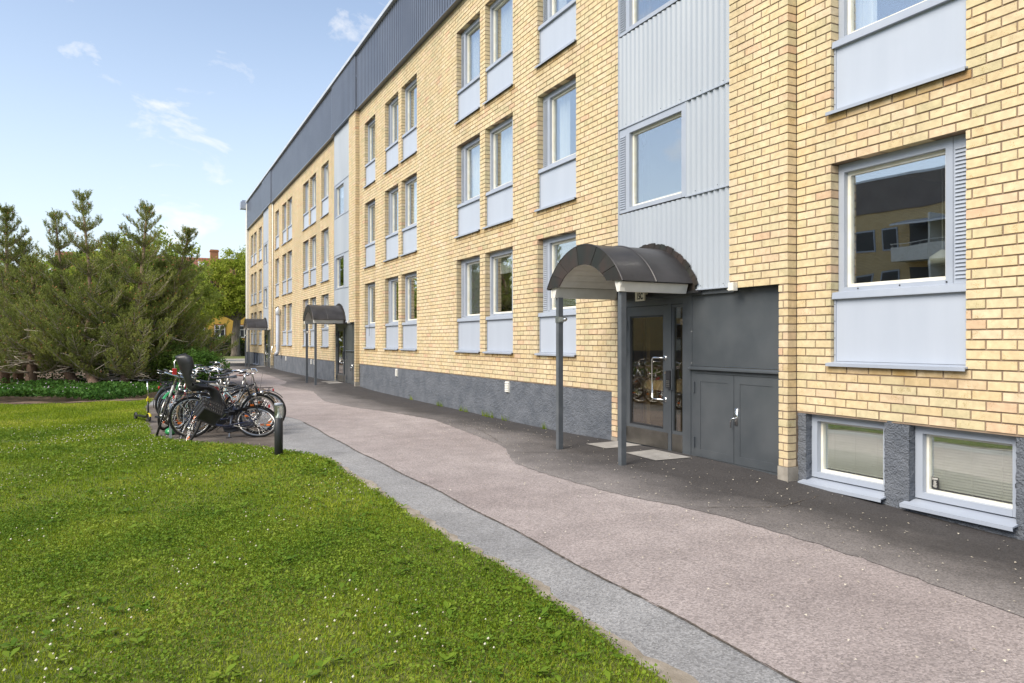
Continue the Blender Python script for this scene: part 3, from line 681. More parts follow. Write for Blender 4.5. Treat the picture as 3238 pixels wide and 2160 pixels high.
# alarm sticker on the nearer basement pane
def text_mesh(body, size, bold=0., xs=1.):
    cu = bpy.data.curves.new('lettering', 'FONT'); cu.body = body; cu.size = size; cu.offset = bold; cu.extrude = .0006; cu.resolution_u = 3
    cu.align_x = 'CENTER'; cu.align_y = 'CENTER'
    to = bpy.data.objects.new('lettering_tmp', cu); col.objects.link(to)
    dg = bpy.context.evaluated_depsgraph_get(); me = bpy.data.meshes.new_from_object(to.evaluated_get(dg))
    bpy.data.objects.remove(to); bpy.data.curves.remove(cu)
    me.transform(Matrix.Diagonal((xs,1,1,1))); return me
def lettering(body, size, loc, mat, parent, bold=0., xs=1., name='lettering'):
    me = text_mesh(body, size, bold, xs); me.materials.append(mat)
    o = bpy.data.objects.new(name, me); col.objects.link(o)
    o.rotation_euler = (R(90), 0, 0); o.location = loc; o.parent = parent
    return o
wb = [o for o in bpy.data.objects if o.name.startswith('window') and o.parent is bld][-3]
m = MB(); yst = YP+.085+.06+.019
m.box(-4.608, -4.540, yst, yst+.002, .185, .297); st = bpart(m, 'alarm_sticker', M['black'], wb)
lettering('LARM', .027, (-4.574, yst-.0012, .280), M['white_paint'], wb, .0006, .85)
for j, (ww, zz) in enumerate([(.03,.258),(.022,.248),(.036,.238),(.028,.226),(.042,.214),(.032,.203)]):
    m = MB(); m.box(-4.574-ww/2, -4.574+ww/2, yst-.0012, yst-.0004, zz-.0022, zz+.0022); bpart(m, 'sticker_line', M['white_paint'], wb)

# ---- entrance bays
YC = 6.49
def corr(x0, x1, y, z0, z1, pitch=.105, dep=.022):
    m = MB(); n = max(1, int(round((x1-x0)/pitch))); p = (x1-x0)/n; pr = []
    for i in range(n):
        x = x0+i*p; pr += [(x, y), (x+.10*p, y+.001), (x+.34*p, y+dep*.92), (x+.42*p, y+dep), (x+.58*p, y+dep), (x+.66*p, y+dep*.92), (x+.90*p, y+.001)]
    pr.append((x1, y)); L_ = len(pr)
    m.add([(a, b, z0) for a, b in pr]+[(a, b, z1) for a, b in pr], [(i, i+1, i+1+L_, i+L_) for i in range(L_-1)]); return m
def bay(k):
    o = -PER*k; xl, xr = -9.475+o, -7.025+o
    xw = -7.90+o
    lev = [2.262, 3.52, 4.807, 6.217, 7.48, 9.47]
    for (a, b, z0, z1) in [(xl,xr,lev[0],lev[1]),(xw,xr,lev[1],lev[2]),(xl,xr,lev[2],lev[3]),(xw,xr,lev[3],lev[4]),(xl,xr,lev[4],lev[5])]:
        s_ = bpart(corr(a+.012, b-.004, YC, z0+.012, z1-.004), 'corrugated_sheet', M['corr'])
        m = MB(); m.prism_x([(YC-.012,z0-.004),(YC-.012,z0+.010),(YC+.03,z0+.016),(YC+.03,z0-.004)], a, b); bpart(m, 'flashing', M['grey_metal'], s_)
        for xx in np.arange(a+.2, b-.1, .42):
            m = MB(); m.lathe([(.006,-.004),(.006,0),(.001,.001)], (xx, YC-.002, z0+.05), 6, 'y'); bpart(m, 'screw', M['black'], s_)
    m = MB(); m.box(xl-.006, xl+.014, YC-.006, YC+.05, 2.26, 9.47); m.box(xr-.010, xr+.004, YC-.006, YC+.05, 2.26, 9.47); m.box(xw-.012, xw+.012, YC-.004, YC+.05, lev[1]+.012, lev[2]); m.box(xw-.012, xw+.012, YC-.004, YC+.05, lev[3]+.012, lev[4]); bpart(m, 'corner_trim', M['grey_metal'])
    m = MB(); m.box(xl, xr, YC+.035, YC+.07, 2.2, lev[1]); m.box(xl, xr, YC+.035, YC+.07, lev[2], lev[3]); m.box(xl, xr, YC+.035, YC+.07, lev[4], 9.5); m.box(xw, xr, YC+.035, YC+.07, 3.4, 9.5)
    bpart(m, 'backing_board', M['dark_grey'])
    for (z0, z1) in ((lev[1]+.012, lev[2]-.005), (lev[3]+.012, lev[4]-.005)):
        glazed(xl+.015, xw-.014, YC+.002, z0, z1, cw=.075, lv='l', treat=rnd.choice([None,'valance']), deep=.06)
    # door set
    yd = 6.575
    fr = MB()
    fr.box(-9.615+o, -9.42+o, yd-.01, yd+.1, -.02, 2.255)                       # left jamb
    fr.box(-9.42+o, -8.05+o, yd, yd+.1, 2.105, 2.255)                            # head
    fr.box(-8.055+o, -7.885+o, yd-.012, yd+.1, -.02, 2.245)                      # right jamb
    fr.box(-8.385+o, -8.315+o, yd+.003, yd+.08, .05, 2.105)                      # mullion
    dr = bpart(fr, 'door', M['dark_grey'])
    lf = MB(); a, b = -9.415+o, -8.39+o; y0, y1 = yd+.012, yd+.07
    lf.box(a, a+.10, y0, y1, .06, 2.10); lf.box(b-.115, b, y0, y1, .06, 2.10); lf.box(a+.10, b-.115, y0, y1, 1.965, 2.10); lf.box(a+.10, b-.115, y0, y1, .285, .345); lf.box(a+.10, b-.115, y0, y1, .06, .10)
    bpart(lf, 'door_leaf', M['dark_grey'], dr)
    gb = MB(); 
    for (p, q, r, s2) in ((a+.1, a+.125, .345, 1.965),(b-.14, b-.115, .345, 1.965)): gb.box(p, q, y0+.012, y1, r, s2)
    gb.box(a+.125, b-.14, y0+.012, y1, .345, .37); gb.box(a+.125, b-.14, y0+.012, y1, 1.94, 1.965); bpart(gb, 'glazing_bead', M['black'], dr)
    m = MB(); m.box(a+.11, b-.12, yd+.035, yd+.045, .345, 1.965); bpart(m, 'pane', M['door_glass'], dr)
    m = MB(); m.box(a+.012, b-.008, y0-.004, y0, .065, .30); bpart(m, 'kick_plate', M['kick'], dr)
    sl = MB(); p, q = -8.31+o, -8.06+o
    sl.box(p, p+.03, y0, y1, .06, 2.10); sl.box(q-.02, q, y0, y1, .06, 2.10); sl.box(p+.03, q-.02, y0, y1, 2.06, 2.10); sl.box(p+.03, q-.02, y0, y1, .30, .345); bpart(sl, 'side_light', M['dark_grey'], dr)
    m = MB(); m.box(p+.03, q-.02, yd+.035, yd+.045, .345, 2.06); bpart(m, 'pane', M['door_glass'], dr)
    m = MB(); m.box(p+.004, q-.004, y0-.004, y0+.02, .065, .30); bpart(m, 'kick_plate', M['kick'], dr)
    m = MB(); m.prism_x([(yd-.10,.02),(yd-.10,.035),(yd+.05,.06),(yd+.05,.02)], -9.45+o, -8.05+o); bpart(m, 'threshold', M['chrome'], dr)
    hx = b-.06; m = MB(); m.tube([(hx,y0,1.355),(hx-.02,y0-.05,1.355),(hx-.20,y0-.06,1.355),(hx-.235,y0-.06,1.33),(hx-.235,y0-.06,.79),(hx-.20,y0-.06,.765),(hx-.02,y0-.05,.765),(hx,y0,.765)], .0125, 8)
    m.box(hx-.03, hx+.02, y0-.008, y0, 1.32, 1.39); m.box(hx-.03, hx+.02, y0-.008, y0, .73, .80); bpart(m, 'pull_handle', M['chrome'], dr, True)
    m = MB(); m.lathe([(.001,-.012),(.02,-.012),(.022,0)], (hx+.0, y0, 1.145), 12, 'y'); bpart(m, 'lock_cylinder', M['chrome'], dr)
    m = MB(); kx = -8.325+o; m.box(kx-.055, kx+.04, yd-.045, yd+.003, .93, 1.18); kp = bpart(m, 'keypad', M['black'], dr)
    m = MB(); m.box(kx+.045, kx+.065, yd-.03, yd+.004, .915, 1.20); bpart(m, 'keypad_bracket', M['dark_grey'], dr)
    if k == 0:
        m = MB()
        for ii in range(3):
            for jj in range(4): m.box(kx-.036+.023*ii, kx-.022+.023*ii, yd-.0475, yd-.045, .955+.024*jj, .969+.024*jj)
        bpart(m, 'keypad_buttons', M['steel'], dr)
    for zz in (.22, 1.42, 1.82):
        m = MB(); m.box(-9.46+o, -9.405+o, yd-.03, yd-.008, zz-.06, zz+.06); m.lathe([(.012,-.055),(.012,.055)], (-9.425+o, yd-.025, zz), 8); bpart(m, 'hinge', M['dark_grey'], dr)
    # lobby behind the glass: side wall, radiator, notice board
    m = MB(); m.box(-9.9+o, -7.0+o, 9.2, 9.3, 0, 2.5); m.box(-9.75+o, -9.65+o, 6.7, 9.2, 0, 2.5); m.box(-7.5+o, -7.4+o, 6.75, 9.2, 0, 2.5); m.box(-9.7+o,-7.4+o,6.68,9.2,2.4,2.5); bpart(m, 'lobby_wall', pm('lobby_wall', (.70,.44,.19), (.60,.36,.14), 2, .8) if k == 0 else bpy.data.materials['lobby_wall'], dr)
    m = MB(); m.box(-9.7+o, -7.4+o, 6.68, 9.2, -.02, .03); bpart(m, 'lobby_floor', M['slab'], dr)
    m = MB()
    for ii in range(16): m.box(-9.1+o+.055*ii, -9.06+o+.055*ii, 7.9, 7.96, .25, 1.15)
    m.box(-9.12+o, -8.2+o, 7.96, 7.98, .22, 1.18); bpart(m, 'radiator', M['white_paint'], dr)
    m = MB(); m.box(-9.0+o, -8.3+o, 9.14, 9.19, 1.0, 1.9); bpart(m, 'notice_board', M['sash'], dr)
    # metal panel and meter cabinet
    pn = MB(); pn.box(-7.882+o, -6.20+o, yd-.006, yd+.02, 1.262, 2.30); p_ = bpart(pn, 'metal_panel', M['dark_grey'])
    m = MB(); m.box(-7.885+o, -7.86+o, yd-.012, yd-.007, 1.27, 2.25)
    m.prism_x([(yd-.055,1.215),(yd-.055,1.232),(yd-.004,1.258),(yd-.004,1.20)], -7.90+o, -6.212+o); bpart(m, 'drip_rail', M['dark_grey'], p_)
    for (zz) in (1.30, 1.72, 2.16):
        for xx in (-7.87, -6.30):
            m = MB(); m.lathe([(.007,-.006),(.007,0),(.001,.001)], (xx+o, yd-.011, zz), 6, 'y'); bpart(m, 'screw', M['chrome'], p_)
    cf = MB(); cf.box(-7.884+o, -6.20+o, yd+.01, yd+.04, -.03, 1.20); cb = bpart(cf, 'meter_cabinet', M['dark_grey'])
    m = MB(); m.box(-7.884+o,-7.80+o,yd-.004,yd+.012,.0,1.198); m.box(-6.32+o,-6.20+o,yd-.004,yd+.012,.0,1.198); m.box(-7.80+o,-6.32+o,yd-.004,yd+.012,1.165,1.198); m.box(-7.80+o,-6.32+o,yd-.004,yd+.012,-.02,.06); bpart(m, 'cabinet_frame', M['dark_grey'], cb)
    for (a, b) in ((-7.795, -7.075), (-7.067, -6.325)):
        a += o; b += o
        m = MB(); w_ = .10; y = yd-.010
        m.box(a, b, y+.006, y+.02, .065, 1.16)
        m.box(a, a+w_, y, y+.006, .065, 1.16); m.box(b-w_, b, y, y+.006, .065, 1.16); m.box(a+w_, b-w_, y, y+.006, 1.06, 1.16); m.box(a+w_, b-w_, y, y+.006, .065, .165)
        dd = bpart(m, 'cabinet_door', M['dark_grey'], cb)
    for (xx, zz) in ((-7.81,.98),(-7.81,.25),(-6.31,.98),(-6.31,.25)):
        m = MB(); m.box(xx+o-.014, xx+o+.014, yd-.03, yd-.004, zz-.07, zz+.07); bpart(m, 'hinge', M['dark_grey'], cb)
    m = MB(); hx = -7.02+o; m.box(hx-.022, hx+.022, yd-.022, yd-.010, .55, .76); m.tube([(hx,yd-.02,.635),(hx,yd-.055,.635),(hx-.02,yd-.062,.635),(hx-.05,yd-.062,.60),(hx-.052,yd-.062,.52)], .011, 8); bpart(m, 'cabinet_handle', M['chrome'], cb, True)
    m = MB(); m.box(-7.02+o, -6.10+o, YS+.02, D+.2, Z0+16*CH-.004, Z0+16*CH+.001); bpart(m, 'lintel_plate', M['black'])
    # white junction box on the brick
    m = MB(); m.box(-6.965+o, -6.875+o, YS-.065, YS+.001, 2.205, 2.305); m.box(-6.96+o, -6.88+o, YS-.07, YS-.064, 2.21, 2.30); jb = bpart(m, 'junction_box', M['white_paint'])
    m = MB(); m.tube([(-6.965+o,YS-.03,2.225),(-7.03+o,YS-.01,2.225),(-7.08+o,YC-.02,2.235)], .008, 6); bpart(m, 'conduit', M['white_paint'], jb)
    # ---- barrel canopy on two posts
    cxm, half, zb, zt = -8.69+o, .975, 2.352, 2.905
    rise = zt-zb; Rr = (half**2+rise**2)/(2*rise); zcn = zt-Rr; th = math.asin(half/Rr); yf, yk = 5.35, 6.47
    arc = lambda t, r=Rr: (cxm + r*math.sin(-th+2*th*t), zcn + r*math.cos(-th+2*th*t))
    n = 28; ms = MB()
    ms.grid(lambda u, v: (arc(u)[0], yf+(yk-yf)*v, arc(u)[1]), n, 2)
    ms.grid(lambda u, v: (arc(u,Rr-.02)[0], yf+(yk-yf)*v, arc(u,Rr-.02)[1]), n, 2)
    for yy in (yf, yk): ms.grid(lambda u, v: (arc(u,Rr-.02*v)[0], yy, arc(u,Rr-.02*v)[1]), n, 1)
    cn = bpart(ms, 'canopy', M['copper'], None, True)
    sm = MB(); ysm = yf+.52; sm.grid(lambda u, v: (arc(u,Rr+.016*math.sin(math.pi*v))[0], ysm-.012+.024*v, arc(u,Rr+.016*math.sin(math.pi*v))[1]), n, 4); bpart(sm, 'standing_seam', M['copper'], cn, True)
    m = MB(); m.grid(lambda u, v: (arc(u,Rr+.012*math.sin(math.pi*v))[0], yf-.012+.03*v, arc(u,Rr+.012*math.sin(math.pi*v))[1]), n, 3); bpart(m, 'edge_bead', M['copper'], cn, True)
    # valance of folded sheets round an inner arch
    ih, iz0, iz1 = .615, 2.372, 2.635
    Ri = (ih**2+(iz1-iz0)**2)/(2*(iz1-iz0)); zi = iz1-Ri; ti = math.asin(ih/Ri)
    nP = 9
    for j in range(nP):
        m = MB(); t0, t1 = j/nP+.0015, (j+1)/nP-.0015; e = .0035*(j % 2)
        inn = lambda t: (cxm+Ri*math.sin(-ti+2*ti*t), zi+Ri*math.cos(-ti+2*ti*t))
        def q(u, v):
            t = t0+(t1-t0)*u; A = arc(t, Rr-.004); B = inn(t)
            if t < .09: B = (A[0]+(.37 if t < .09 else 0)*(1), zb+.012) if False else B
            return (A[0]+(B[0]-A[0])*v, yf-.006-e, A[1]+(B[1]-A[1])*v)
        m.grid(q, 4, 1); m.grid(lambda u, v: (lambda P: (P[0], P[1]+.012, P[2]))(q(u, v)), 4, 1)
        m.grid(lambda u, v: (lambda P: (P[0], P[1]+.012*v, P[2]))(q(u, 1)), 4, 1); m.grid(lambda u, v: (lambda P: (P[0], P[1]+.012*u, P[2]))(q(0, v)), 1, 1); m.grid(lambda u, v: (lambda P: (P[0], P[1]+.012*u, P[2]))(q(1, v)), 1, 1)
        bpart(m, 'valance_sheet', M['copper2'], cn)
    # boarded soffit: separate white boards following the inner arch
    for j in range(12):
        m = MB(); t0, t1 = j/12+.0015, (j+1)/12-.0015
        f1 = lambda t, r: (cxm+(Ri+.04+r)*math.sin(-ti*1.06+2*ti*1.06*t), zi+(Ri+.04+r)*math.cos(-ti*1.06+2*ti*1.06*t))
        m.grid(lambda u, v: (f1(t0+(t1-t0)*u, 0)[0], yf+.008+(yk-yf-.02)*v, f1(t0+(t1-t0)*u, 0)[1]), 2, 1)
        m.grid(lambda u, v: (f1(t0+(t1-t0)*u, .015)[0], yf+.008+(yk-yf-.02)*v, f1(t0+(t1-t0)*u, .015)[1]), 2, 1)
        bpart(m, 'soffit_board', M['white_paint'], cn)
    for s_ in (-1, 1):
        m = MB(); xo = cxm + s_*.905; xi = cxm + s_*.80
        m.prism_y([(xo, 2.345), (cxm+s_*.86, 2.222), (cxm+s_*.80, 2.222), (cxm+s_*.74, 2.37), (cxm+s_*.88, 2.37)], yf+.03, yk-.03)
        bpart(m, 'eaves_board', M['white_paint'], cn)
        px = cxm + s_*.80; py = 5.46
        m = MB(); m.box(px-.038, px+.038, py-.038, py+.038, float(gz(px, py))-.06, 2.228); bpart(m, 'post', M['post'], cn)
        m = MB(); m.box(cxm+s_*.868-.03, cxm+s_*.868+.012, yf+.022, yf+.10, 2.225, 2.34); bpart(m, 'bracket', M['white_paint'], cn)
    m = MB()
    # wall flashing cut to the corrugation, and dark board over the door
    nb = 36; RF = Rr+.075; tf = th*1.04
    for j in range(nb):
        t0, t1 = j/nb, (j+1)/nb; jg = .008*math.sin(j*2.1)+.004*math.sin(j*5.3)
        P = [(cxm+r*math.sin(-tf+2*tf*t), zcn+r*math.cos(-tf+2*tf*t)) for r, t in ((Rr-.02,t0),(Rr-.02,t1),(RF+jg,t1),(RF+jg,t0))]
        m.prism_y(P, yk-.006-.004*(j % 2), yk+.012)
    m.box(cxm+s_*0+.86, cxm+1.005, yk-.008, yk+.013, 2.235, 2.40); m.box(cxm-1.0, cxm-.86, yk-.008, yk+.013, 2.235, 2.40)
    bpart(m, 'wall_flashing', M['copper2'], cn)
    m = MB(); m.box(cxm-.80, cxm+.80, yk-.0, yk+.016, 2.225, 2.50); bpart(m, 'back_board', M['black'], cn)
    m = MB(); m.box(-9.47+o, -7.60+o, yk-.02, yk+.02, 2.225, 2.258); bpart(m, 'head_flashing', M['black'], cn)
    if k == 0:
        m = MB(); m.box(-8.83-.005, -8.62, yk-.13, yk-.11, 2.165, 2.305); m.box(-8.74, -8.71, yk-.11, yk, 2.26, 2.29); sg = bpart(m, 'number_plate', M['sign'], cn)
        lettering('15C', .125, (-8.727, yk-.1315, 2.228), M['black'], cn, .005, .72)
    # lamp sensor on the far post
    m = MB(); px = cxm-.80; m.box(px-.043, px+.043, 5.46-.046, 5.46+.046, 1.86, 1.95); m.box(px+.043, px+.14, 5.46-.02, 5.46+.02, 1.875, 1.94); m.lathe([(.028,0),(.03,.035),(.012,.05),(.012,.065),(.001,.066)], (px+.14,5.46,1.908), 10, 'x'); bpart(m, 'post_sensor', M['steel'], cn)
for k in range(3): bay(k)
# vent grilles in the plinth, pipes on the wall
for xx in (-20.95, -13.55, -20.95-PER, -29.6-3.1, -33.4):
    m = MB(); m.box(xx-.085, xx+.085, YP-.022, YP+.01, .55, .77)
    for i in range(6): m.prism_x([(YP-.024,.565+.034*i),(YP-.045,.565+.034*i),(YP-.024,.59+.034*i)], xx-.075, xx+.075)
    bpart(m, 'vent_grille', M['white_paint'])
m = MB(); m.tube([(-41.6,D-.16,3.05),(-41.6,D-.16,1.08),(-41.56,D-.19,.96),(-41.4,D-.28,.86)], .105, 12); pv = bpart(m, 'vent_pipe', M['grey_metal'], None, True)
m = MB(); m.lathe([(.001,.42),(.06,.36),(.13,.28),(.13,.0),(.11,-.02)], (-41.6,D-.16,3.0), 12); bpart(m, 'pipe_cap', M['coping'], pv, True)
m = MB(); m.tube([(-44.18,D-.05,1.2),(-44.18,D-.05,9.46)], .04, 8); bpart(m, 'thin_downpipe', M['white_paint'], None, True)
m = MB(); m.tube([(-44.0,D,1.25),(-44.0,D-.1,1.25),(-43.95,D-.14,1.1),(-43.9,D-.12,.9)], .03, 6); bpart(m, 'water_tap', M['steel'])
m = MB(); cord = [(-23.85+.05*math.sin(t*3)*t, D-.02, 2.16-.42*t*t) for t in np.linspace(0, 1, 8)]; m.tube(cord, .006, 5); bpart(m, 'loose_cable', M['black'])

# ---------------------------------------------------------------- the block across the lawn (seen mirrored in the panes)
opp = empty('apartment_building', (-25, -32, 0))
tag(opp, 'yellow brick block with white balconies, seen only mirrored in the large ground-floor window', 'building')
ow = Vector((25, 32, 0))
def opart(mb, name, mat, parent=None):
    o = mb.build(name, mat)
    if parent is None: o.parent = opp; o.location = ow
    else: o.parent = parent
    return o
YO = -27.0
m_ob, nt, b_ = new_mat('far_brickwork'); tx = nt.nodes.new('ShaderNodeTexBrick'); tx.inputs['Scale'].default_value = 1.; tx.inputs['Brick Width'].default_value = .2625; tx.inputs['Row Height'].default_value = .0893; tx.inputs['Mortar Size'].default_value = .008
tx.inputs['Color1'].default_value = (.60,.44,.20,1); tx.inputs['Color2'].default_value = (.68,.52,.27,1); tx.inputs['Mortar'].default_value = (.28,.21,.15,1)
gg = nt.nodes.new('ShaderNodeNewGeometry'); sx = nt.nodes.new('ShaderNodeSeparateXYZ'); cb_ = nt.nodes.new('ShaderNodeCombineXYZ')
nt.links.new(gg.outputs['Position'], sx.inputs[0]); nt.links.new(sx.outputs['X'], cb_.inputs[0]); nt.links.new(sx.outputs['Z'], cb_.inputs[1]); nt.links.new(cb_.outputs[0], tx.inputs['Vector']); nt.links.new(tx.outputs['Color'], b_.inputs['Base Color']); b_.inputs['Roughness'].default_value = .85
m = MB(); m.box(-58, 8, YO-10, YO, -.2, 9.5); opart(m, 'wall', m_ob)
m = MB(); m.box(-58.1, 8.1, YO-10, YO+.06, 9.5, 11.4); opart(m, 'roof_cladding', pm('brown_band', (.15,.122,.105), (.18,.15,.13), 1, .5))
m = MB(); m.box(-58.2, 8.2, YO-10, YO+.12, 11.4, 11.55); opart(m, 'coping', M['coping'])
m = MB(); m.box(-58, 8, YO-.2, YO+.02, -.2, .8); opart(m, 'plinth', M['render'])
for bx in np.arange(-51.7, 2, 9.6):
    for fl in range(3):
        zf = 1.0 + 2.68*fl
        for wx in (bx-.2, bx+1.5):
            m = MB(); m.box(wx, wx+1.2, YO-.01, YO+.05, zf+.75, zf+2.1); w = opart(m, 'window', M['grey_metal'])
            m = MB(); m.box(wx+.09, wx+1.11, YO+.05, YO+.056, zf+.84, zf+2.0); opart(m, 'pane', M['black'], w)
        x0 = bx+3.2
        m = MB(); m.box(x0, x0+5, YO-.005, YO+1.4, zf-.15, zf); bl = opart(m, 'balcony', M['white_paint'])
        m = MB(); m.box(x0, x0+2.45, YO+1.4, YO+1.46, zf-.2, zf+.72); m.box(x0+2.55, x0+5, YO+1.4, YO+1.46, zf-.2, zf+.72); opart(m, 'parapet', M['white_paint'], bl)
        m = MB(); m.tube([(x0,YO+1.45,zf+.92),(x0+5,YO+1.45,zf+.92)], .025, 6)
        for xx in np.linspace(x0+.1, x0+4.9, 9): m.tube([(xx,YO+1.45,zf+.7),(xx,YO+1.45,zf+.92)], .012, 4)
        opart(m, 'railing', M['steel'], bl)
        m = MB(); m.box(x0+2.44, x0+2.56, YO, YO+1.44, zf-.2, zf+2.5); opart(m, 'divider', M['white_paint'], bl)
        m = MB(); m.box(x0+.2, x0+2.2, YO-.0, YO+.03, zf+.05, zf+2.2); m.box(x0+2.8, x0+4.8, YO, YO+.03, zf+.05, zf+2.2); opart(m, 'balcony_glazing', M['black'], bl)
        if fl == 2:
            m = MB(); m.prism_x([(YO+.05,zf+2.45),(YO+1.6,zf+2.05),(YO+1.6,zf+1.95),(YO+.05,zf+2.4)], x0+.1, x0+4.9); opart(m, 'awning', M['coping'], bl)

# ---------------------------------------------------------------- yellow house beyond the drive
hs = empty('house', (-101, 8, 0)); tag(hs, 'ochre yellow house with red tiled roof and brick chimney behind the hedge', 'building')
hw = Vector((101, -8, 0))
def hpart(mb, name, mat, parent=None):
    o = mb.build(name, mat)
    if parent is None: o.parent = hs; o.location = hw
    else: o.parent = parent
    return o
m = MB(); m.box(-107, -97, -9, 26, -.2, 7.1); hpart(m, 'wall', pm('ochre_plaster', (.66,.40,.075), (.60,.35,.06), .6, .9))
m_rt, nt, b_ = new_mat('red_roof_tiles'); gg = nt.nodes.new('ShaderNodeNewGeometry'); wv = nt.nodes.new('ShaderNodeTexBrick'); wv.inputs['Scale'].default_value = 1.; wv.inputs['Brick Width'].default_value = .34; wv.inputs['Row Height'].default_value = .36; wv.inputs['Mortar Size'].default_value = .035; wv.offset = 0
wv.inputs['Color1'].default_value = (.33,.125,.07,1); wv.inputs['Color2'].default_value = (.25,.095,.055,1); wv.inputs['Mortar'].default_value = (.10,.045,.03,1)
sx = nt.nodes.new('ShaderNodeSeparateXYZ'); cb_ = nt.nodes.new('ShaderNodeCombineXYZ'); nt.links.new(gg.outputs['Position'], sx.inputs[0]); nt.links.new(sx.outputs['Y'], cb_.inputs[0]); nt.links.new(sx.outputs['Z'], cb_.inputs[1]); nt.links.new(cb_.outputs[0], wv.inputs['Vector']); nt.links.new(wv.outputs['Color'], b_.inputs['Base Color']); b_.inputs['Roughness'].default_value = .8
m = MB(); m.prism_y([(-96.4,6.9),(-102,12.1),(-107.6,6.9),(-107.6,6.7),(-96.4,6.7)], -9.5, 26.5); rf = hpart(m, 'roof', m_rt)
m = MB(); m.box(-101.9, -100.9, 7.35, 8.3, 11.0, 13.1); m.box(-101.96, -100.84, 7.29, 8.36, 12.85, 13.0); hpart(m, 'chimney', pm('chimney_brick', (.42,.19,.09), (.33,.14,.07), 9, .9), rf)
m = MB(); m.prism_y([(-100.4,10.85),(-101.0,11.4),(-101.0,11.5),(-100.4,10.95)], 5.9, 6.8); hpart(m, 'skylight', M['coping'], rf)
for wy in np.arange(-5.5, 25, 2.27):
    for z0 in (1.95, 4.75):
        m = MB(); m.box(-97.02, -96.93, wy-.68, wy+.68, z0-.1, z0+1.62); w = hpart(m, 'window', pm('red_trim', (.22,.06,.04), None) if 'red_trim' not in bpy.data.materials else bpy.data.materials['red_trim'])
        m = MB(); 
        for s_ in (-1, 1):
            c = wy+s_*.3; m.box(-96.935, -96.90, c-.30, c-.22, z0, z0+1.5); m.box(-96.935,-96.90,c+.22,c+.30,z0,z0+1.5); m.box(-96.935,-96.90,c-.22,c+.22,z0,z0+.08); m.box(-96.935,-96.90,c-.22,c+.22,z0+1.42,z0+1.5); m.box(-96.935,-96.90,c-.22,c+.22,z0+.95,z0+1.0)
        hpart(m, 'sash', M['white_paint'], w)
        m = MB(); m.box(-96.928, -96.922, wy-.55, wy+.55, z0+.05, z0+1.45); hpart(m, 'pane', M['black'], w)

# ---------------------------------------------------------------- plants
def cards(P, size, asp, rg, up=.0, flat=None):
    """diamond leaf at every point: random facing, biased upwards"""
    n = len(P); nrm = rg.normal(0, 1, (n, 3)); nrm[:,2] += up; nrm /= np.linalg.norm(nrm, axis=1)[:,None]
    t = rg.normal(0, 1, (n, 3)); t -= nrm*(t*nrm).sum(1)[:,None]; t /= np.linalg.norm(t, axis=1)[:,None]; b = np.cross(nrm, t)
    s = size*rg.uniform(.6, 1.35, n)[:,None]
    bend = nrm*s*.18
    V = np.stack([P - t*s*.5, P + b*s*.5*asp - t*s*.05 + bend, P + t*s*.5 - bend*.6, P - b*s*.5*asp - t*s*.05 + bend], 1)
    F = np.arange(n*4).reshape(n, 4); return V.reshape(-1, 3), F
def clumps(centres, rad, per, rg):
    c = np.repeat(centres, per, 0); r = np.repeat(rad, per)[:,None]
    d = rg.normal(0, 1, c.shape); d /= np.linalg.norm(d, axis=1)[:,None]
    return c + d*r*(rg.uniform(0, 1, (len(c), 1))**.45)*np.array([1, 1, .75])
def broadleaf(name, label, base, lobes, trunk_r, leafmat, nclump, per, leaf=.16, crad=.55, seed=1, group=None, cat='tree', lean=(0,0), bark='bark'):
    """lobes: (dx,dy,z,rx,ry,rz)"""
    rg = np.random.default_rng(seed); r2 = random.Random(seed)
    t = empty(name, (base[0], base[1], 0)); tag(t, label, cat, group)
    tr = MB(); zmin = min(l[2]-l[5] for l in lobes); ztop = max(l[2] for l in lobes)
    pts = [(0,0,-.15),(.02,.0,.25)]; hh = max(.6, zmin+.6)
    for i in range(1, 7): f = i/6; pts.append((lean[0]*f+.08*math.sin(i*1.7+seed), lean[1]*f+.08*math.cos(i*1.3+seed), .25+(ztop-.25)*f))
    rad = [trunk_r*1.45, trunk_r*1.08] + [trunk_r*(1-.14*i) for i in range(6)]
    tr.tube(pts, rad, 10)
    cen = []
    vol = np.array([l[3]*l[4]*l[5] for l in lobes])**.67; vol /= vol.sum()
    for li, l in enumerate(lobes):
        st = pts[min(len(pts)-1, 2+int(4*max(0, min(1, (l[2]-l[5]*.8)/ztop))))]; c = Vector((l[0], l[1], l[2]))
        for q in range(4):
            e = c + Vector((r2.uniform(-.7,.7)*l[3], r2.uniform(-.7,.7)*l[4], r2.uniform(-.3,.8)*l[5])); s_ = Vector(st)
            mid = s_.lerp(e, .5) + Vector((r2.uniform(-.2,.2), r2.uniform(-.2,.2), .15))
            tr.tube([s_, mid, e], [trunk_r*.38, trunk_r*.22, trunk_r*.05], 5, False)
        n = max(3, int(nclump*vol[li])); d = rg.normal(0, 1, (n, 3)); d /= np.linalg.norm(d, axis=1)[:,None]
        rr = rg.uniform(.15, 1, (n, 1))**.40*rg.uniform(.85, 1.12, (n, 1))
        cen.append(np.array(l[:3]) + d*rr*np.array(l[3:6]))
    cen = np.concatenate(cen); cen = cen[cen[:,2] > .25]
    P = clumps(cen, crad*rg.uniform(.6, 1.3, len(cen)), per, rg); P = P[P[:,2] > .05]
    tr.build('trunk', M[bark], t, True)
    V, F = cards(P, leaf, .62, rg, .5); npmesh('crown', V, F, leafmat, t)
    return t

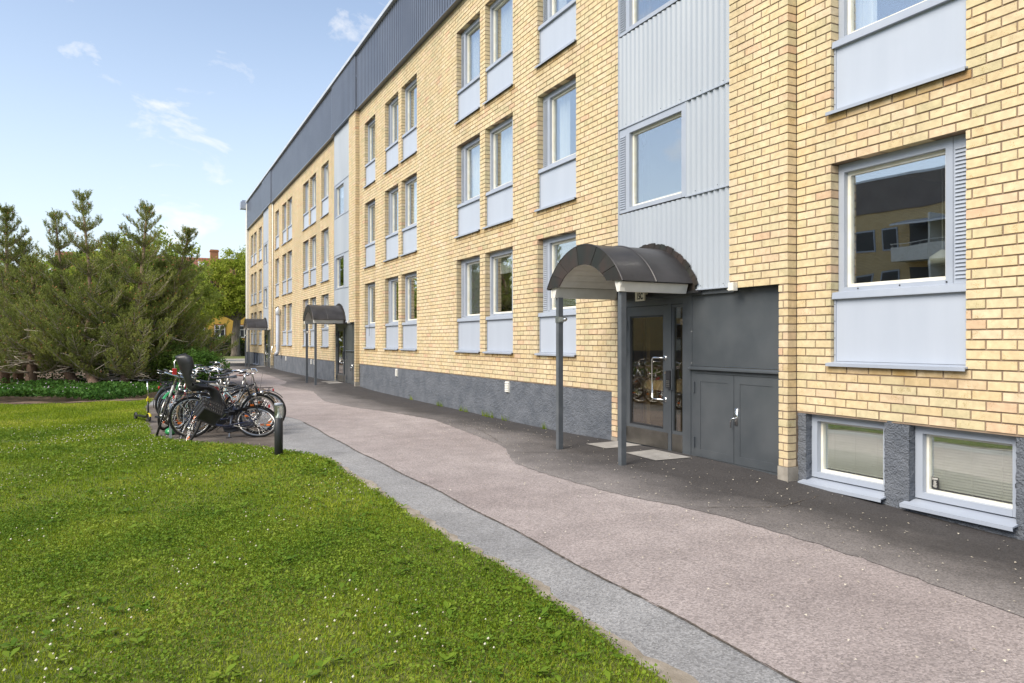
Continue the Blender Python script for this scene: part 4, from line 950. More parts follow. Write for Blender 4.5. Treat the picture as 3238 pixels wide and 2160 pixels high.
def pine(label, base, tip, spread, seed, low=.5, kinks=None, whorl=.34, group='mountain pines behind the lawn', lmax=2.3):
    rg = np.random.default_rng(seed); r2 = random.Random(seed)
    t = empty('pine_tree', (base[0], base[1], 0)); tag(t, label, 'pine tree', group)
    B = Vector((0,0,-.1)); T = Vector((tip[0]-base[0], tip[1]-base[1], tip[2]))
    ks = kinks or [(.25,(.1,.05,0)),(.55,(-.1,.05,0))]
    pts = [B] + [B.lerp(T, f) + Vector(o) for f, o in ks] + [T]
    def along(f):
        q = f*(len(pts)-1); i = min(int(q), len(pts)-2); w = q-i
        p0, p1, p2, p3 = pts[max(i-1,0)], pts[i], pts[i+1], pts[min(i+2, len(pts)-1)]
        return .5*((2*p1)+(-p0+p2)*w+(2*p0-5*p1+4*p2-p3)*w*w+(-p0+3*p1-3*p2+p3)*w**3)
    H = tip[2]; tr = MB(); tw = MB()
    tr.tube([along(i/16) for i in range(17)], [.19*(1-i/16)**.9+.012 for i in range(17)], 8)
    sp, sa_ = [], []      # shoot positions, axes
    def shoots(p, a, n=1):
        sp.append(p); sa_.append(a)
    nw = int((H-low)/whorl)
    for wi in range(nw+1):
        z = H - .22 - wi*whorl*(.66 + .36*min(1, wi/7)); 
        if z < low: break
        f = z/H; p0 = along(max(.02, min(.995, f)))
        dist = H - z
        L0 = min(lmax, (.14 + .60*dist**.95)*spread)
        if f < .2: L0 *= .85 + f*.7
        nb = r2.randint(4, 5) if dist < .9 else r2.randint(6, 8) if dist < 3 else r2.randint(5, 7); a0 = r2.uniform(0, 6.28)
        for b in range(nb):
            az = a0 + b*6.283/nb + r2.uniform(-.25,.25); L = L0*r2.uniform(.65, 1.15)
            el = R(50 - 36*min(1, dist/3.0)) + r2.uniform(-.12,.12); dr = Vector((math.cos(az), math.sin(az), 0))
            q = lambda s: p0 + dr*(L*s*math.cos(el)) + Vector((0,0,L*(s*math.sin(el)*.75 - .10*math.sin(s*3.1)*(dist > 1.5) + .30*s*s*.8)))
            nseg = max(3, int(L/.3)); path = [q(i/nseg) for i in range(nseg+1)]
            tw.tube(path, [max(.007, .032*min(1, L/1.8)*(1-.8*i/nseg)) for i in range(nseg+1)], 4, False)
            st = (.28 if f < .45 else .14) if L > 1.3 else .06; s = st
            while s < 1.:
                c = q(s); ax = (q(min(1, s+.05))-q(s-.05)).normalized()
                l2 = (.16+.36*L*(1-s)**.7*.62)
                for sd in (-1, 1):
                    sdir = (ax*.75 + Vector((-dr.y, dr.x, 0))*sd*r2.uniform(.5,1.) + Vector((0,0,r2.uniform(.05,.45)))).normalized()
                    m_ = max(1, int(l2/.085))
                    if l2 > .25: tw.tube([c, c+sdir*l2*.5, c+sdir*l2*.9+Vector((0,0,.03))], [.009,.006,.003], 3, False)
                    for k_ in range(m_):
                        g_ = (k_+.6)/m_; pp = c + sdir*l2*g_ + Vector((0,0,.10*l2*g_*g_))
                        if f < .5 and s < .45 and r2.random() < .35: continue
                        shoots(pp + Vector((r2.uniform(-.04,.04), r2.uniform(-.04,.04), r2.uniform(-.03,.05))), (sdir*.55 + Vector((0,0,.8)) + Vector((r2.uniform(-.3,.3), r2.uniform(-.3,.3), 0))).normalized())
                s += .13/max(L, .45)*.95
            shoots(q(1.), (q(1.)-q(.9)).normalized()*.6+Vector((0,0,.6))); shoots(q(.97)+Vector((0,0,.05)), Vector((0,0,1)))
        if f < .55 and z > 1.15:     # bare dead twigs inside
            for b in range(9):
                az = r2.uniform(0, 6.28); L = r2.uniform(.6,2.3); d_ = Vector((math.cos(az), math.sin(az), r2.uniform(-.25,.3)))
                e = p0 + d_*L; mid = p0 + d_*L*.5 + Vector((0,0,r2.uniform(-.1,.12))); tw.tube([p0, mid, e, e+Vector((r2.uniform(-.2,.2), r2.uniform(-.2,.2), r2.uniform(-.15,.2)))], [.018,.014,.010,.005], 3, False)
                for j in range(3):
                    c = p0.lerp(e, r2.uniform(.4,.95)); tw.tube([c, c+Vector((r2.uniform(-.3,.3), r2.uniform(-.3,.3), r2.uniform(-.2,.15)))], [.006,.003], 3, False)
    for k_ in range(44):
        f = 1 - (.42 if k_ > 26 else .12)*r2.random()**1.2; a_ = r2.uniform(0, 6.28)
        shoots(along(min(.999, f)) + Vector((math.cos(a_)*.03, math.sin(a_)*.03, 0)), Vector((math.cos(a_)*.6, math.sin(a_)*.6, .8)))
    P = np.array([tuple(p) for p in sp]); A = np.array([tuple(a) for a in sa_]); A /= np.linalg.norm(A, axis=1)[:,None]
    n = len(P); NN = 15; sl = rg.uniform(.09,.17,(n,1))
    s = np.linspace(0, 1, NN)[None,:,None]
    rad = rg.normal(0, 1, (n, NN, 3)); rad -= A[:,None,:]*(rad*A[:,None,:]).sum(2, keepdims=True); rad /= np.linalg.norm(rad, axis=2, keepdims=True)
    bp_ = P[:,None,:] + A[:,None,:]*sl[:,:,None]*(s-.3)
    dv_ = A[:,None,:]*.62 + rad*.78; ln = rg.uniform(.055,.10,(n,NN,1)); side = np.cross(dv_, rg.normal(0,1,(n,NN,3))); side /= np.linalg.norm(side, axis=2, keepdims=True)
    V = np.stack([bp_-side*.0080, bp_+side*.0080, bp_+dv_*ln], 2).reshape(-1, 3); F = np.arange(n*NN*3).reshape(-1, 3)
    tr.build('trunk', M['pine_bark'], t, True); tw.build('twigs', M['twig'], t, True)
    npmesh('needles', V, F, M['needle'], t)
    # rust-red pollen cones on some shoots
    sel = rg.random(n) < .075; pc = P[sel] + A[sel]*sl[sel]*.75; octv = np.array([(1,0,0),(-1,0,0),(0,1,0),(0,-1,0),(0,0,1.5),(0,0,-1.5)])*.021
    octf = np.array([(0,2,4),(2,1,4),(1,3,4),(3,0,4),(2,0,5),(1,2,5),(3,1,5),(0,3,5)])
    V = (pc[:,None,:]+octv[None]).reshape(-1,3); F = (np.arange(len(pc))[:,None,None]*6+octf[None]).reshape(-1,3)
    npmesh('pollen_cones', V, F, M['cone'], t)
    return t
def pix(px, py, t):      # a point of the place, by where it stands in view and its distance
    u = px*3238/2351-1619; return (t*(-ca+sa*u/2350), t*(sa+ca*u/2350), CAM_H-t*(py*3238/2351-1077)/2350)
def gpix(px, py):
    v = (py*3238/2351-1077); return pix(px, py, CAM_H*2350/v)
pine('tall mountain pine with the highest spire, its curved trunk leaning out of the bed', gpix(228,897), pix(187,447,25.6), 1.1, 3, 2.05, [(.10,(-.75,-.25,0)),(.22,(-.75,-.3,0)),(.5,(-.15,0,0))])
pine('pine on a low slanting trunk, its spire left of the tallest one', gpix(186,893), pix(125,492,25.2), 1.05, 4, 2.0, [(.10,(-.9,-.35,0)),(.24,(-1.1,-.35,0)),(.55,(-.35,-.1,0))])
pine('pine at the far left edge with a thin spire and bare stem', pix(8,880,26.5)[:2]+(0,), pix(14,484,26.5), .95, 5, 1.0)
pine('pine with a slender spire at the middle of the clump, above pale branches', gpix(277,893), pix(338,478,26.3), 1.1, 6, 1.5, [(.12,(-.1,.1,0)),(.5,(.2,.15,0))])
pine('shorter pine leaning towards the path with an open tip', gpix(330,880), pix(436,530,26.0), .95, 8, 1.0, [(.2,(.1,.1,0)),(.55,(.1,.1,0))])
pine('low wide pine filling the left part of the clump', pix(70,895,25.)[:2]+(0,), pix(75,600,25.), 1.3, 9, .8)
pine('low pine filling the clump beside the bicycles', pix(390,880,26.5)[:2]+(0,), pix(372,610,26.5), 1.25, 10, .7)

pine('mid-height pine between the tallest spire and the slender one', pix(262,885,27.5)[:2]+(0,), pix(258,548,27.5), 1.25, 12, 1.7)
pine('mid-height pine between the far left spire and the low wide pine', pix(40,885,27.5)[:2]+(0,), pix(52,560,27.5), 1.25, 13, 1.0)
# broadleaf trees
tb = pix(541, 815, 76.); broadleaf('lime_tree', 'broad lime tree with a thick trunk at the far corner of the block', tb[:2], [(0,-.2,5.2,2.6,3.0,1.5),(0,1.2,6.6,2.8,2.6,2.1),(0,-1.5,6.2,2.4,2.4,1.9),(0,.2,8.6,2.4,2.5,1.9),(0,-2.8,5.3,1.8,1.5,1.2),(0,2.6,5.2,2,1.6,1.5),(0,.9,10.2,1.2,1.1,.9),(0,-3.5,6.9,1.7,1.3,1.6),(0,-3.8,5.4,1.5,1.2,1.1),(0,-2.4,8.4,1.7,1.4,1.4)], .42, M['leaf_lime'], 620, 60, .19, .60, 21, lean=(0,.4))
k_ = 0
for (px, t_, top, w_, seed, lab) in [(40, 48, 640, 3.2, 31, 'broadleaf tree behind the far left pine'), (110, 55, 575, 3.4, 32, 'pale broadleaf tree behind the low wide pine'), (215, 50, 560, 3.6, 33, 'broadleaf tree behind the tallest pine spire'), (290, 46, 530, 3.4, 34, 'light green broadleaf tree rising left of the slender pine spire'), (368, 46, 528, 3.3, 35, 'light green broadleaf tree rising right of the slender pine spire'), (425, 58, 600, 2.6, 36, 'broadleaf tree behind the shorter leaning pine'), (-60, 44, 560, 3.6, 37, 'broadleaf tree just beyond the left edge of the view')]:
    p = pix(px, 800, t_); zt = pix(px, top, t_)[2]
    broadleaf('broadleaf_tree', lab, p[:2], [(0,0,zt*.42,w_*.85,w_*.85,zt*.30),(.2,-w_*.35,zt*.62,w_*.6,w_*.6,zt*.22),(0,w_*.4,zt*.60,w_*.6,w_*.6,zt*.22),(0,.1,zt*.80,w_*.55,w_*.55,zt*.18)], .22, M['leaf_mid' if seed % 2 else 'leaf_lime'], 330, 34, .20, .55, seed, 'broadleaf trees behind the pines')
# trees beside the opposite block: they show in the panes of the ground floor
for (x, y, h, seed, lab) in [(-66,-13,9,41,'round tree left of the gravel drive, beyond the pines'),(-74,-22,11,42,'tall round tree far beyond the pines'),(-60,-20,8,43,'middle-sized tree beyond the pines near the drive'),(-88,-14,10,44,'tree beside the yellow house')]:
    broadleaf('broadleaf_tree', lab, (x, y), [(0,0,h*.55,h*.32,h*.32,h*.34),(.5,.8,h*.72,h*.22,h*.24,h*.22),(-.4,-.8,h*.66,h*.22,h*.24,h*.22)], .25, M['leaf_mid'], 240, 34, .28, .7, seed, 'trees beyond the drive')
# rounded shrubs by the path
def shrub(label, p, r, h, mat, seed, leaf=.07, nc=200, name='shrub'):
    return broadleaf(name, label, p, [(0,0,h*.5,r,r,h*.5),(r*.4,-r*.3,h*.45,r*.6,r*.6,h*.42),(-r*.3,r*.4,h*.42,r*.6,r*.6,h*.40)], .03, mat, nc, 34, leaf, .22, seed, None, 'shrub', (0,0), 'twig')
shrub('bright green leafy shrub spilling over the path edge behind the bicycles', pix(462, 850, 23.5)[:2], .80, 1.35, M['leaf_bush'], 51, .065, 300)
shrub('darker shrub between the pines and the bright green shrub', pix(425, 850, 25.)[:2], .95, 1.5, M['leaf_dark'], 52, .075, 260)
shrub('low green shrub farther along the path edge', pix(448, 835, 37.)[:2], 1.0, 1.3, M['leaf_bush'], 53, .08, 200)
shrub('small shrub at the foot of the pines right of the trunks', pix(330, 880, 28.)[:2], .9, .95, M['leaf_dark'], 54, .06, 200)
shrub('dark shrub behind the slanting pine trunks', pix(120, 860, 30.)[:2], 1.6, 1.5, M['leaf_dark'], 55, .07, 260)
shrub('wide dark shrub behind the pine trunks near the bicycles', pix(300, 860, 31.)[:2], 1.8, 1.7, M['leaf_dark'], 56, .07, 300)
shrub('dark shrub at the left end of the planting bed', pix(20, 860, 30.)[:2], 1.6, 1.5, M['leaf_dark'], 57, .07, 240)
shrub('dark shrub behind the tallest pine', pix(215, 860, 32.)[:2], 1.8, 1.6, M['leaf_dark'], 58, .07, 280)
# clipped hedges in front of the yellow house
def hedge(label, x0, x1, y0, y1, h, seed, mat, n):
    rg = np.random.default_rng(seed); t = empty('hedge', ((x0+x1)/2, (y0+y1)/2, 0)); tag(t, label, 'hedge', 'clipped hedges before the yellow house')
    w, d = x1-x0, y1-y0
    P = np.stack([rg.uniform(-w/2, w/2, n), rg.uniform(-d/2, d/2, n), rg.uniform(.02, h, n)], 1); face = rg.integers(0, 4, n)
    P[face == 0, 0] = w/2; P[face == 1, 2] = h; P[face == 2, 1] = -d/2; P[face == 3, 1] = d/2
    P += rg.normal(0, .10, P.shape); P[:,2] = np.maximum(P[:,2], .03); P[:,2] += .09*np.sin(P[:,1]*1.7+seed)*(P[:,2] > h*.8)
    V, F = cards(P, .15, .7, rg, .3); npmesh('foliage', V, F, mat, t)
    m = MB(); m.box(-w/2+.2, w/2-.2, -d/2+.2, d/2-.2, -.05, h-.22); m.build('inner_branches', M['bark'], t)
hedge('long clipped hedge left of the lime tree trunk', -88.5, -87, 3.6, 9.4, 1.9, 61, M['leaf_dark'], 7000)
hedge('dark clipped hedge behind the lime tree trunk', -82.6, -81.3, 6.6, 13.5, 1.55, 62, M['leaf_dark'], 7000)
hedge('lower sunlit hedge at the left by the far garden', -86, -84.6, -8, 3.2, 1.3, 63, M['leaf_lime'], 8000)

# ---------------------------------------------------------------- ground cover in the bed
rg = np.random.default_rng(77)
n = 26000; x = -22.3 - rg.gamma(1.3, 2.6, n); y = rg.uniform(-9, 1.6, n); ok = (x > -36) & (x < np.array([ed(v)-.95-.4*math.sin(v*2.7)**2 for v in y])); x, y = x[ok], y[ok]
hgt = .10 + .10*np.sin(x*1.3)*np.sin(y*1.7) + .16*rg.random(len(x)); P = np.stack([x, y, np.maximum(.02, hgt)], 1)
V, F = cards(P, .085, .95, rg, 1.4); tag(npmesh('ground_cover', V, F, M['cover_leaf']), 'low leafy ground cover under the pines', 'plants', kind='stuff')
sel = rg.random(len(P)) < .010; pf = P[sel] + np.array([0,0,.06]); octv = np.array([(1,0,0),(-1,0,0),(0,1,0),(0,-1,0),(0,0,1.),(0,0,-1.)]); octf = np.array([(0,2,4),(2,1,4),(1,3,4),(3,0,4),(2,0,5),(1,2,5),(3,1,5),(0,3,5)])
def blobs(name, P, r, mat, rg, label, cat):
    s = r*rg.uniform(.7,1.3,(len(P),1,1)); V = (P[:,None,:]+octv[None]*s).reshape(-1,3); F = (np.arange(len(P))[:,None,None]*6+octf[None]).reshape(-1,3)
    return tag(npmesh(name, V, F, mat), label, cat, kind='stuff')
blobs('bed_flowers', pf, .017, M['lilac'], rg, 'pale lilac and white flowers in the ground cover', 'flowers')

# ---------------------------------------------------------------- lawn: blades, clover, flowers
def lawn_pts(n, x0, x1, y0, y1, rg, keep=None):
    x = rg.uniform(x0, x1, n); y = rg.uniform(y0, y1, n)
    edge = np.interp(x, *zip(*sorted(LAWN_EDGE))) +   .018*np.sin(x*2.3)+.014*np.sin(x*5.1+1)+.012*np.sin(x*13+2) + rg.normal(0,.02,n)
    ok = y < edge; zc = -x*ca + y*sa; xc = x*sa + y*ca
    ok &= (zc > 2.2) & (xc > -.80*zc-2.6)
    if keep is not None: ok &= keep(x, y, zc)
    return x[ok], y[ok], zc[ok]
def blades(x, y, h, w, rg):
    n = len(x); az = rg.uniform(0, 6.283, n); tilt = rg.uniform(.1, 1.05, n); h = h*rg.uniform(.5, 1.35, n)
    bx, by = np.cos(az+1.57)*w, np.sin(az+1.57)*w
    P = np.stack([x, y, np.full(n, -.010)], 1); s = np.stack([bx, by, 0*bx], 1)
    tip = P + np.stack([np.cos(az)*np.sin(tilt)*h, np.sin(az)*np.sin(tilt)*h, np.cos(tilt)*h], 1)
    return np.stack([P-s, P+s, tip], 1).reshape(-1, 3), np.arange(n*3).reshape(-1, 3)
VV, FF, off = [], [], 0
rg = np.random.default_rng(5)
for (n, x0, x1, y0, y1, z0, z1, h, w) in [(520000,-9,0,-5,2.35,0,7,.027,.0030),(330000,-14,-3,-6,2.35,7,12,.030,.0048),(330000,-22.8,-8,-10,2.3,12,30,.034,.0085)]:
    x, y, zc = lawn_pts(n, x0, x1, y0, y1, rg, lambda x, y, z: (z >= z0) & (z < z1) & (x > np.interp(y, np.arange(-12,3,.1), [ed(v)-.65-.25*math.sin(v*5.)  for v in np.arange(-12,3,.1)])))
    dens = .5+.5*np.sin(x*1.9+np.sin(y*2.3))*np.sin(y*2.7+np.sin(x*1.3)); hh = h*(.75+.5*dens)
    V, F = blades(x, y, hh, w, rg); VV.append(V); FF.append(F+off); off += len(V)
tag(npmesh('grass', np.concatenate(VV), np.concatenate(FF), M['grass']), 'short mown grass of the lawn', 'grass', kind='stuff')
VV, FF, off = [], [], 0
for (n, x0, x1, y0, y1, z0, z1, s_) in [(260000,-9,0,-4,2.3,0,7.5,.016),(150000,-16,-3,-7,2.3,7.5,14,.024)]:
    x, y, zc = lawn_pts(n, x0, x1, y0, y1, rg, lambda x, y, z: (z >= z0) & (z < z1) & ((np.sin(x*1.7+2*np.sin(y*.9))*np.sin(y*2.1+x*.7)) > rg.uniform(-.9,.9,len(x))))
    P = np.stack([x, y, rg.uniform(.008,.026,len(x))], 1); V, F = cards(P, s_, 1.0, rg, 1.6); VV.append(V); FF.append(F+off); off += len(V)
# broader weeds: dandelion and plantain rosettes
cx_, cy_, _z = lawn_pts(900, -12, -2, -4, 2.25, rg)
for i in range(len(cx_)):
    k_ = rg.integers(4, 9); a = rg.uniform(0, 6.28, k_); L = rg.uniform(.03,.075,k_); w = L*.24
    b0 = np.stack([np.full(k_, cx_[i]), np.full(k_, cy_[i]), np.full(k_, .012)], 1); d = np.stack([np.cos(a), np.sin(a), rg.uniform(.1,.6,k_)], 1); s = np.stack([-np.sin(a)*w, np.cos(a)*w, 0*a], 1)
    V = np.stack([b0, b0+d*(L*.6)[:,None]+s, b0+d*L[:,None]*np.array([1,1,.7]), b0+d*(L*.6)[:,None]-s], 1).reshape(-1, 3); VV.append(V); FF.append(np.arange(k_*4).reshape(-1,4)+off); off += len(V)
tag(npmesh('clover', np.concatenate(VV), np.concatenate(FF), M['clover']), 'clover and broad-leaved weeds among the lawn grass', 'plants', kind='stuff')
x, y, zc = lawn_pts(10500, -16, -1, -6, 2.2, rg, lambda x, y, z: (np.sin(x*1.1+2*np.sin(y*.9))*np.sin(y*1.6+x*.7)+.5*np.sin(x*3.1)*np.sin(y*4.3)) > rg.uniform(-.35,1.4,len(x)))
blobs('clover_flowers', np.stack([x, y, rg.uniform(.030,.05,len(x))], 1), .0072, M['flower'], rg, 'small white clover flowers dotted over the lawn', 'flowers')
# petals and grit blown over the asphalt
n = 900; x = rg.uniform(-14, -1, n); y = 2.5 + 4.0*rg.beta(2.2, 1.5, n); zz = gz(x, y) + .004
V, F = cards(np.stack([x, y, zz], 1), .020, .7, rg, 12.); tag(npmesh('fallen_petals', V, F, M['petal']), 'pale fallen petals scattered over the asphalt', 'petals', kind='stuff')
# tufts of weed at the foot of the plinth
tv, tf, off = [], [], 0
for xx in (-17.4,-17.2,-15.9,-15.6,-14.6,-14.4,-14.2,-13.6,-19.5,-11.9):
    k_ = 26; a = rg.uniform(0, 6.28, k_); L = rg.uniform(.05,.17,k_); P = np.stack([xx+rg.normal(0,.05,k_), np.full(k_, 6.53)+rg.normal(0,.015,k_), gz(np.full(k_,xx), np.full(k_,6.53))-.01], 1)
    s = np.stack([np.cos(a)*.004, np.sin(a)*.004, 0*a], 1); tip = P + np.stack([rg.normal(0,.03,k_), -abs(rg.normal(0,.03,k_)), L], 1)
    tv.append(np.stack([P-s, P+s, tip], 1).reshape(-1,3)); tf.append(np.arange(k_*3).reshape(-1,3)+off); off += k_*3
tag(npmesh('weeds', np.concatenate(tv), np.concatenate(tf), M['grass']), 'thin weeds growing along the foot of the grey plinth', 'weeds', kind='stuff')

# ---------------------------------------------------------------- bicycles
def paint(name, c, rough=.3): return pm(name, c, tuple(v*.8 for v in c), 14, rough, spec=.5, coat=.4)
PT = {'black': paint('black_enamel', (.015,.015,.018)), 'navy': paint('navy_enamel', (.022,.030,.075)), 'silver': pm('silver_enamel', (.55,.56,.58), (.45,.46,.48), 9, .3, metal=.6), 'white': paint('white_enamel', (.66,.66,.62)),
      'green': paint('green_enamel', (.03,.30,.09)), 'red': paint('red_enamel', (.34,.025,.03)), 'pale': paint('pale_blue_enamel', (.42,.58,.60)), 'cream': paint('cream_enamel', (.62,.56,.42)), 'brown': paint('brown_enamel', (.23,.14,.045)), 'grey': paint('grey_enamel', (.16,.17,.18))}
M['tan_tyre'] = pm('tan_tyre', (.34,.255,.16), None, rough=.8); M['leather'] = pm('brown_leather', (.17,.065,.035), (.12,.045,.025), 12, .5); M['wire'] = pm('dark_wire', (.05,.05,.052), None, rough=.4, metal=.6)
M['galv'] = pm('galvanised_steel', (.50,.52,.54), (.38,.40,.42), 12, .42, metal=.7)
WR = .345
def wheel_meshes():
    t = MB(); t.ring(WR-.020, .020, n=40, m=6); r = MB(); r.ring(WR-.048, .013, n=40, m=5, squash=.9)
    r.lathe([(.001,-.05),(.018,-.05),(.018,-.03),(.03,-.028),(.03,-.018),(.018,-.016),(.018,.016),(.03,.018),(.03,.028),(.018,.03),(.018,.05),(.001,.05)], (0,0,0), 8, 'y')
    s = MB()
    for i in range(28):
        a = 2*math.pi*i/28; b = a + (.5 if i % 2 else -.5); y = .022*(1 if (i//2) % 2 else -1)
        s.tube([(.03*math.cos(b), y, .03*math.sin(b)), ((WR-.05)*math.cos(a), 0, (WR-.05)*math.sin(a))], .0016, 3, False)
    return t.mesh('tyre'), r.mesh('wheel'), s.mesh('spokes')
TY, RM, SP = wheel_meshes()
for mm in (TY, RM, SP): mm.polygons.foreach_set('use_smooth', [True]*len(mm.polygons))
TY.materials.append(M['rubber']); RM.materials.append(M['steel']); SP.materials.append(M['chrome'])
TY2 = TY.copy(); TY2.materials.clear(); TY2.materials.append(M['tan_tyre'])
def arcstrip(c, r, a0, a1, w, n=14):
    m = MB(); m.grid(lambda u, v: (c[0]+(r+.012*math.sin(math.pi*v))*math.cos(a0+(a1-a0)*u), w*(v-.5), c[2]+(r+.012*math.sin(math.pi*v))*math.sin(a0+(a1-a0)*u)), n, 4); return m
def wire_basket(w, d, h, taper=.85, nv=9, nh=4):
    m = MB()
    def rim(z, f):
        p = [(-d/2*f,-w/2*f,z),(d/2*f,-w/2*f,z),(d/2*f,w/2*f,z),(-d/2*f,w/2*f,z),(-d/2*f,-w/2*f,z)]; return p
    for i in range(nh+1): z = h*i/nh; m.tube(rim(z, taper+(1-taper)*i/nh), .004 if i == nh else .002, 4, False)
    for i in range(nv+1):
        for s in (-1, 1):
            y = -w/2+w*i/nv; m.tube([(s*d/2*taper, y*taper, 0),(s*d/2, y, h)], .0018, 3, False)
            x = -d/2+d*i/nv; m.tube([(x*taper, s*w/2*taper, 0),(x, s*w/2, h)], .0018, 3, False)
        y = (-w/2+w*i/nv)*taper; m.tube([(-d/2*taper,y,0),(d/2*taper,y,0)], .0018, 3, False)
    return m
def slat_basket(w, d, h, taper=.8):
    m = MB()
    for z, f in ((0,taper),(h*.35,taper+.07),(h*.7,taper+.14),(h,1.)):
        P = [(-d/2*f,-w/2*f),(d/2*f,-w/2*f),(d/2*f,w/2*f),(-d/2*f,w/2*f)]
        for i in range(4): a, b = P[i], P[(i+1) % 4]; m.tube([(a[0],a[1],z),(b[0],b[1],z)], .011, 4)
    n = 9
    for i in range(n):
        for s in (-1, 1):
            y = -w/2+w*(i+.5)/n
            m.add([(s*d/2*taper,(y-.014)*taper,0),(s*d/2*taper,(y+.014)*taper,0),(s*d/2,y+.014,h),(s*d/2,y-.014,h)], [(0,1,2,3)])
            x = -d/2+d*(i+.5)/n
            m.add([((x-.012)*taper,s*w/2*taper,0),((x+.012)*taper,s*w/2*taper,0),(x+.012,s*w/2,h),(x-.012,s*w/2,h)], [(0,1,2,3)])
    m.box(-d/2*taper, d/2*taper, -w/2*taper, w/2*taper, 0, .012)
    return m
def bicycle(label, loc, head, lean, steer, col_, kind='step', guard='black', tan=False, saddle='black', sad_h=.93, basket=None, rack=True, seat=False, bar='swept', crank=.6, lamp=True):
    t = empty('bicycle', loc); tag(t, label, 'bicycle', 'bicycles at the rack beside the lawn')
    t.rotation_euler = (Matrix.Rotation(head, 3, 'Z') @ Matrix.Rotation(lean, 3, 'X')).to_euler()
    P = PT[col_]; G = PT[guard] if guard else None
    rh, fh, bb = Vector((-.54,0,WR)), Vector((.54,0,WR)), Vector((-.10,0,.28))
    hb, ht = Vector((.385,0,.66)), Vector((.335,0,.86)); st = Vector((-.235,0,.72)); sd = Vector((-.295,0,sad_h-.06))
    m = MB()
    m.tube([bb, st], .016, 8); m.tube([hb, ht], .019, 8)
    if kind == 'step':
        m.tube([hb+Vector((0,0,.02)), Vector((.25,0,.44)), Vector((.08,0,.31)), bb], .019, 8); m.tube([ht-Vector((0,0,.03)), Vector((.20,0,.60)), Vector((.02,0,.44)), Vector((-.155,0,.46))], .015, 8)
    else:
        m.tube([hb, bb], .018, 8); m.tube([ht-Vector((0,0,.03)), st-Vector((0,0,.02))], .015, 8)
    for s in (-1, 1):
        y = Vector((0,s*.055,0)); m.tube([bb+Vector((0,s*.03,0)), rh+y], .010, 6); m.tube([st-Vector((0,-s*.012,.06)), rh+y], .008, 6)
    m.build('frame', P, t, True)
    m = MB(); m.tube([st-Vector((0,0,.04)), sd], .013, 8); m.build('seat_post', M['steel'], t, True)
    m = MB(); m.grid(lambda u, v: (sd.x-.13+.27*u, (.082*(1-u)**.55*(1-.25*(u < .12)) + .020)*math.cos(math.pi*v)*1., sd.z+.035+.030*math.sin(math.pi*v)*(1-.4*u)+.018*(1-u)**2-.012*math.sin(3.1*u)), 9, 8)
    m.grid(lambda u, v: (sd.x-.13+.27*u, (.080*(1-u)**.55*(1-.25*(u < .12)) + .020)*(1-2*v), sd.z+.02+.012*(1-u)**2), 9, 2)
    m.tube([sd+Vector((-.08,0,.03)), sd+Vector((.08,0,.025))], .012, 5); m.build('saddle', M['leather' if saddle == 'brown' else 'black'], t, True)
    # crank set
    m = MB(); m.lathe([(.001,-.006),(.085,-.006),(.085,.0),(.001,.0)], (bb.x,-.055,bb.z), 18, 'y'); ck = m.build('chain_wheel', M['steel'], t)
    for s in (-1, 1):
        e = bb + Vector((math.cos(crank+(math.pi if s > 0 else 0))*.17, s*.075, math.sin(crank+(math.pi if s > 0 else 0))*.17))
        m = MB(); m.tube([bb+Vector((0,s*.06,0)), e], .010, 6); cr_ = m.build('crank', M['steel'], t)
        m = MB(); m.box(e.x-.045, e.x+.045, min(e.y+s*.02, e.y+s*.11), max(e.y+s*.02, e.y+s*.11), e.z-.012, e.z+.012); m.build('pedal', M['black'], t)
    m = MB(); m.prism_y([(bb.x+.10,bb.z+.05),(bb.x+.06,bb.z+.10),(rh.x+.05,rh.z+.05),(rh.x-.03,rh.z+.02),(rh.x-.02,rh.z-.035),(bb.x+.02,bb.z-.09),(bb.x+.09,bb.z-.05)], -.068, -.05); m.build('chain_guard', M['black'] if guard else M['wire'], t)
    w = obj('wheel', RM, None, t); w.location = rh; w.rotation_euler = (0, rnd.uniform(0,1), 0); obj('tyre', TY2 if tan else TY, None, w); obj('spokes', SP, None, w)
    if guard:
        arcstrip(rh, WR+.022, R(20), R(188), .055).build('mudguard', G, t, True)
    if rack:
        m = MB(); z = .735
        for s in (-1, 1): m.tube([(-.30,s*.05,z),(-.74,s*.065,z),(-.80,s*.04,z-.0)], .006, 5); m.tube([(-.62,s*.065,z), rh+Vector((0,s*.06,0))], .005, 5); m.tube([(-.75,s*.065,z), rh+Vector((-.02,s*.06,.01))], .005, 5)
        for xx in (-.40,-.52,-.64,-.76): m.tube([(xx,-.062,z),(xx,.062,z)], .004, 4)
        m.tube([(-.79,-.05,z),(-.79,.05,z)], .006, 4); m.build('carrier', M['wire'], t, True)
        m = MB(); m.lathe([(.001,-.02),(.03,-.02),(.03,0)], (-.80,0,z-.05), 8, 'x'); m.build('rear_reflector', M['red'], t)
    m = MB(); m.tube([bb+Vector((-.05,.04,-.02)), Vector((-.30,.17,.07 if abs(lean) > .4 else .03))], .008, 5); m.build('kickstand', M['steel'], t)
    # steered group turned about the head tube
    ax = (ht-hb).normalized(); RS = Matrix.Translation(hb) @ Matrix.Rotation(steer, 4, ax) @ Matrix.Translation(-hb)
    def steered(o): o.matrix_local = RS @ o.matrix_local; return o
    m = MB(); m.tube([hb+Vector((0,0,.0)), hb-ax*.02], .02, 6)
    for s in (-1, 1): m.tube([hb-ax*.02+Vector((0,s*.045,0)), Vector((.44,s*.052,.52)), fh+Vector((0,s*.055,0))], .011, 6)
    steered(m.build('fork', M['steel'] if col_ in ('silver','white') else P, t, True))
    w = obj('wheel', RM, None, t); w.location = fh; w.matrix_basis = RS @ Matrix.Translation(fh); obj('tyre', TY2 if tan else TY, None, w); obj('spokes', SP, None, w)
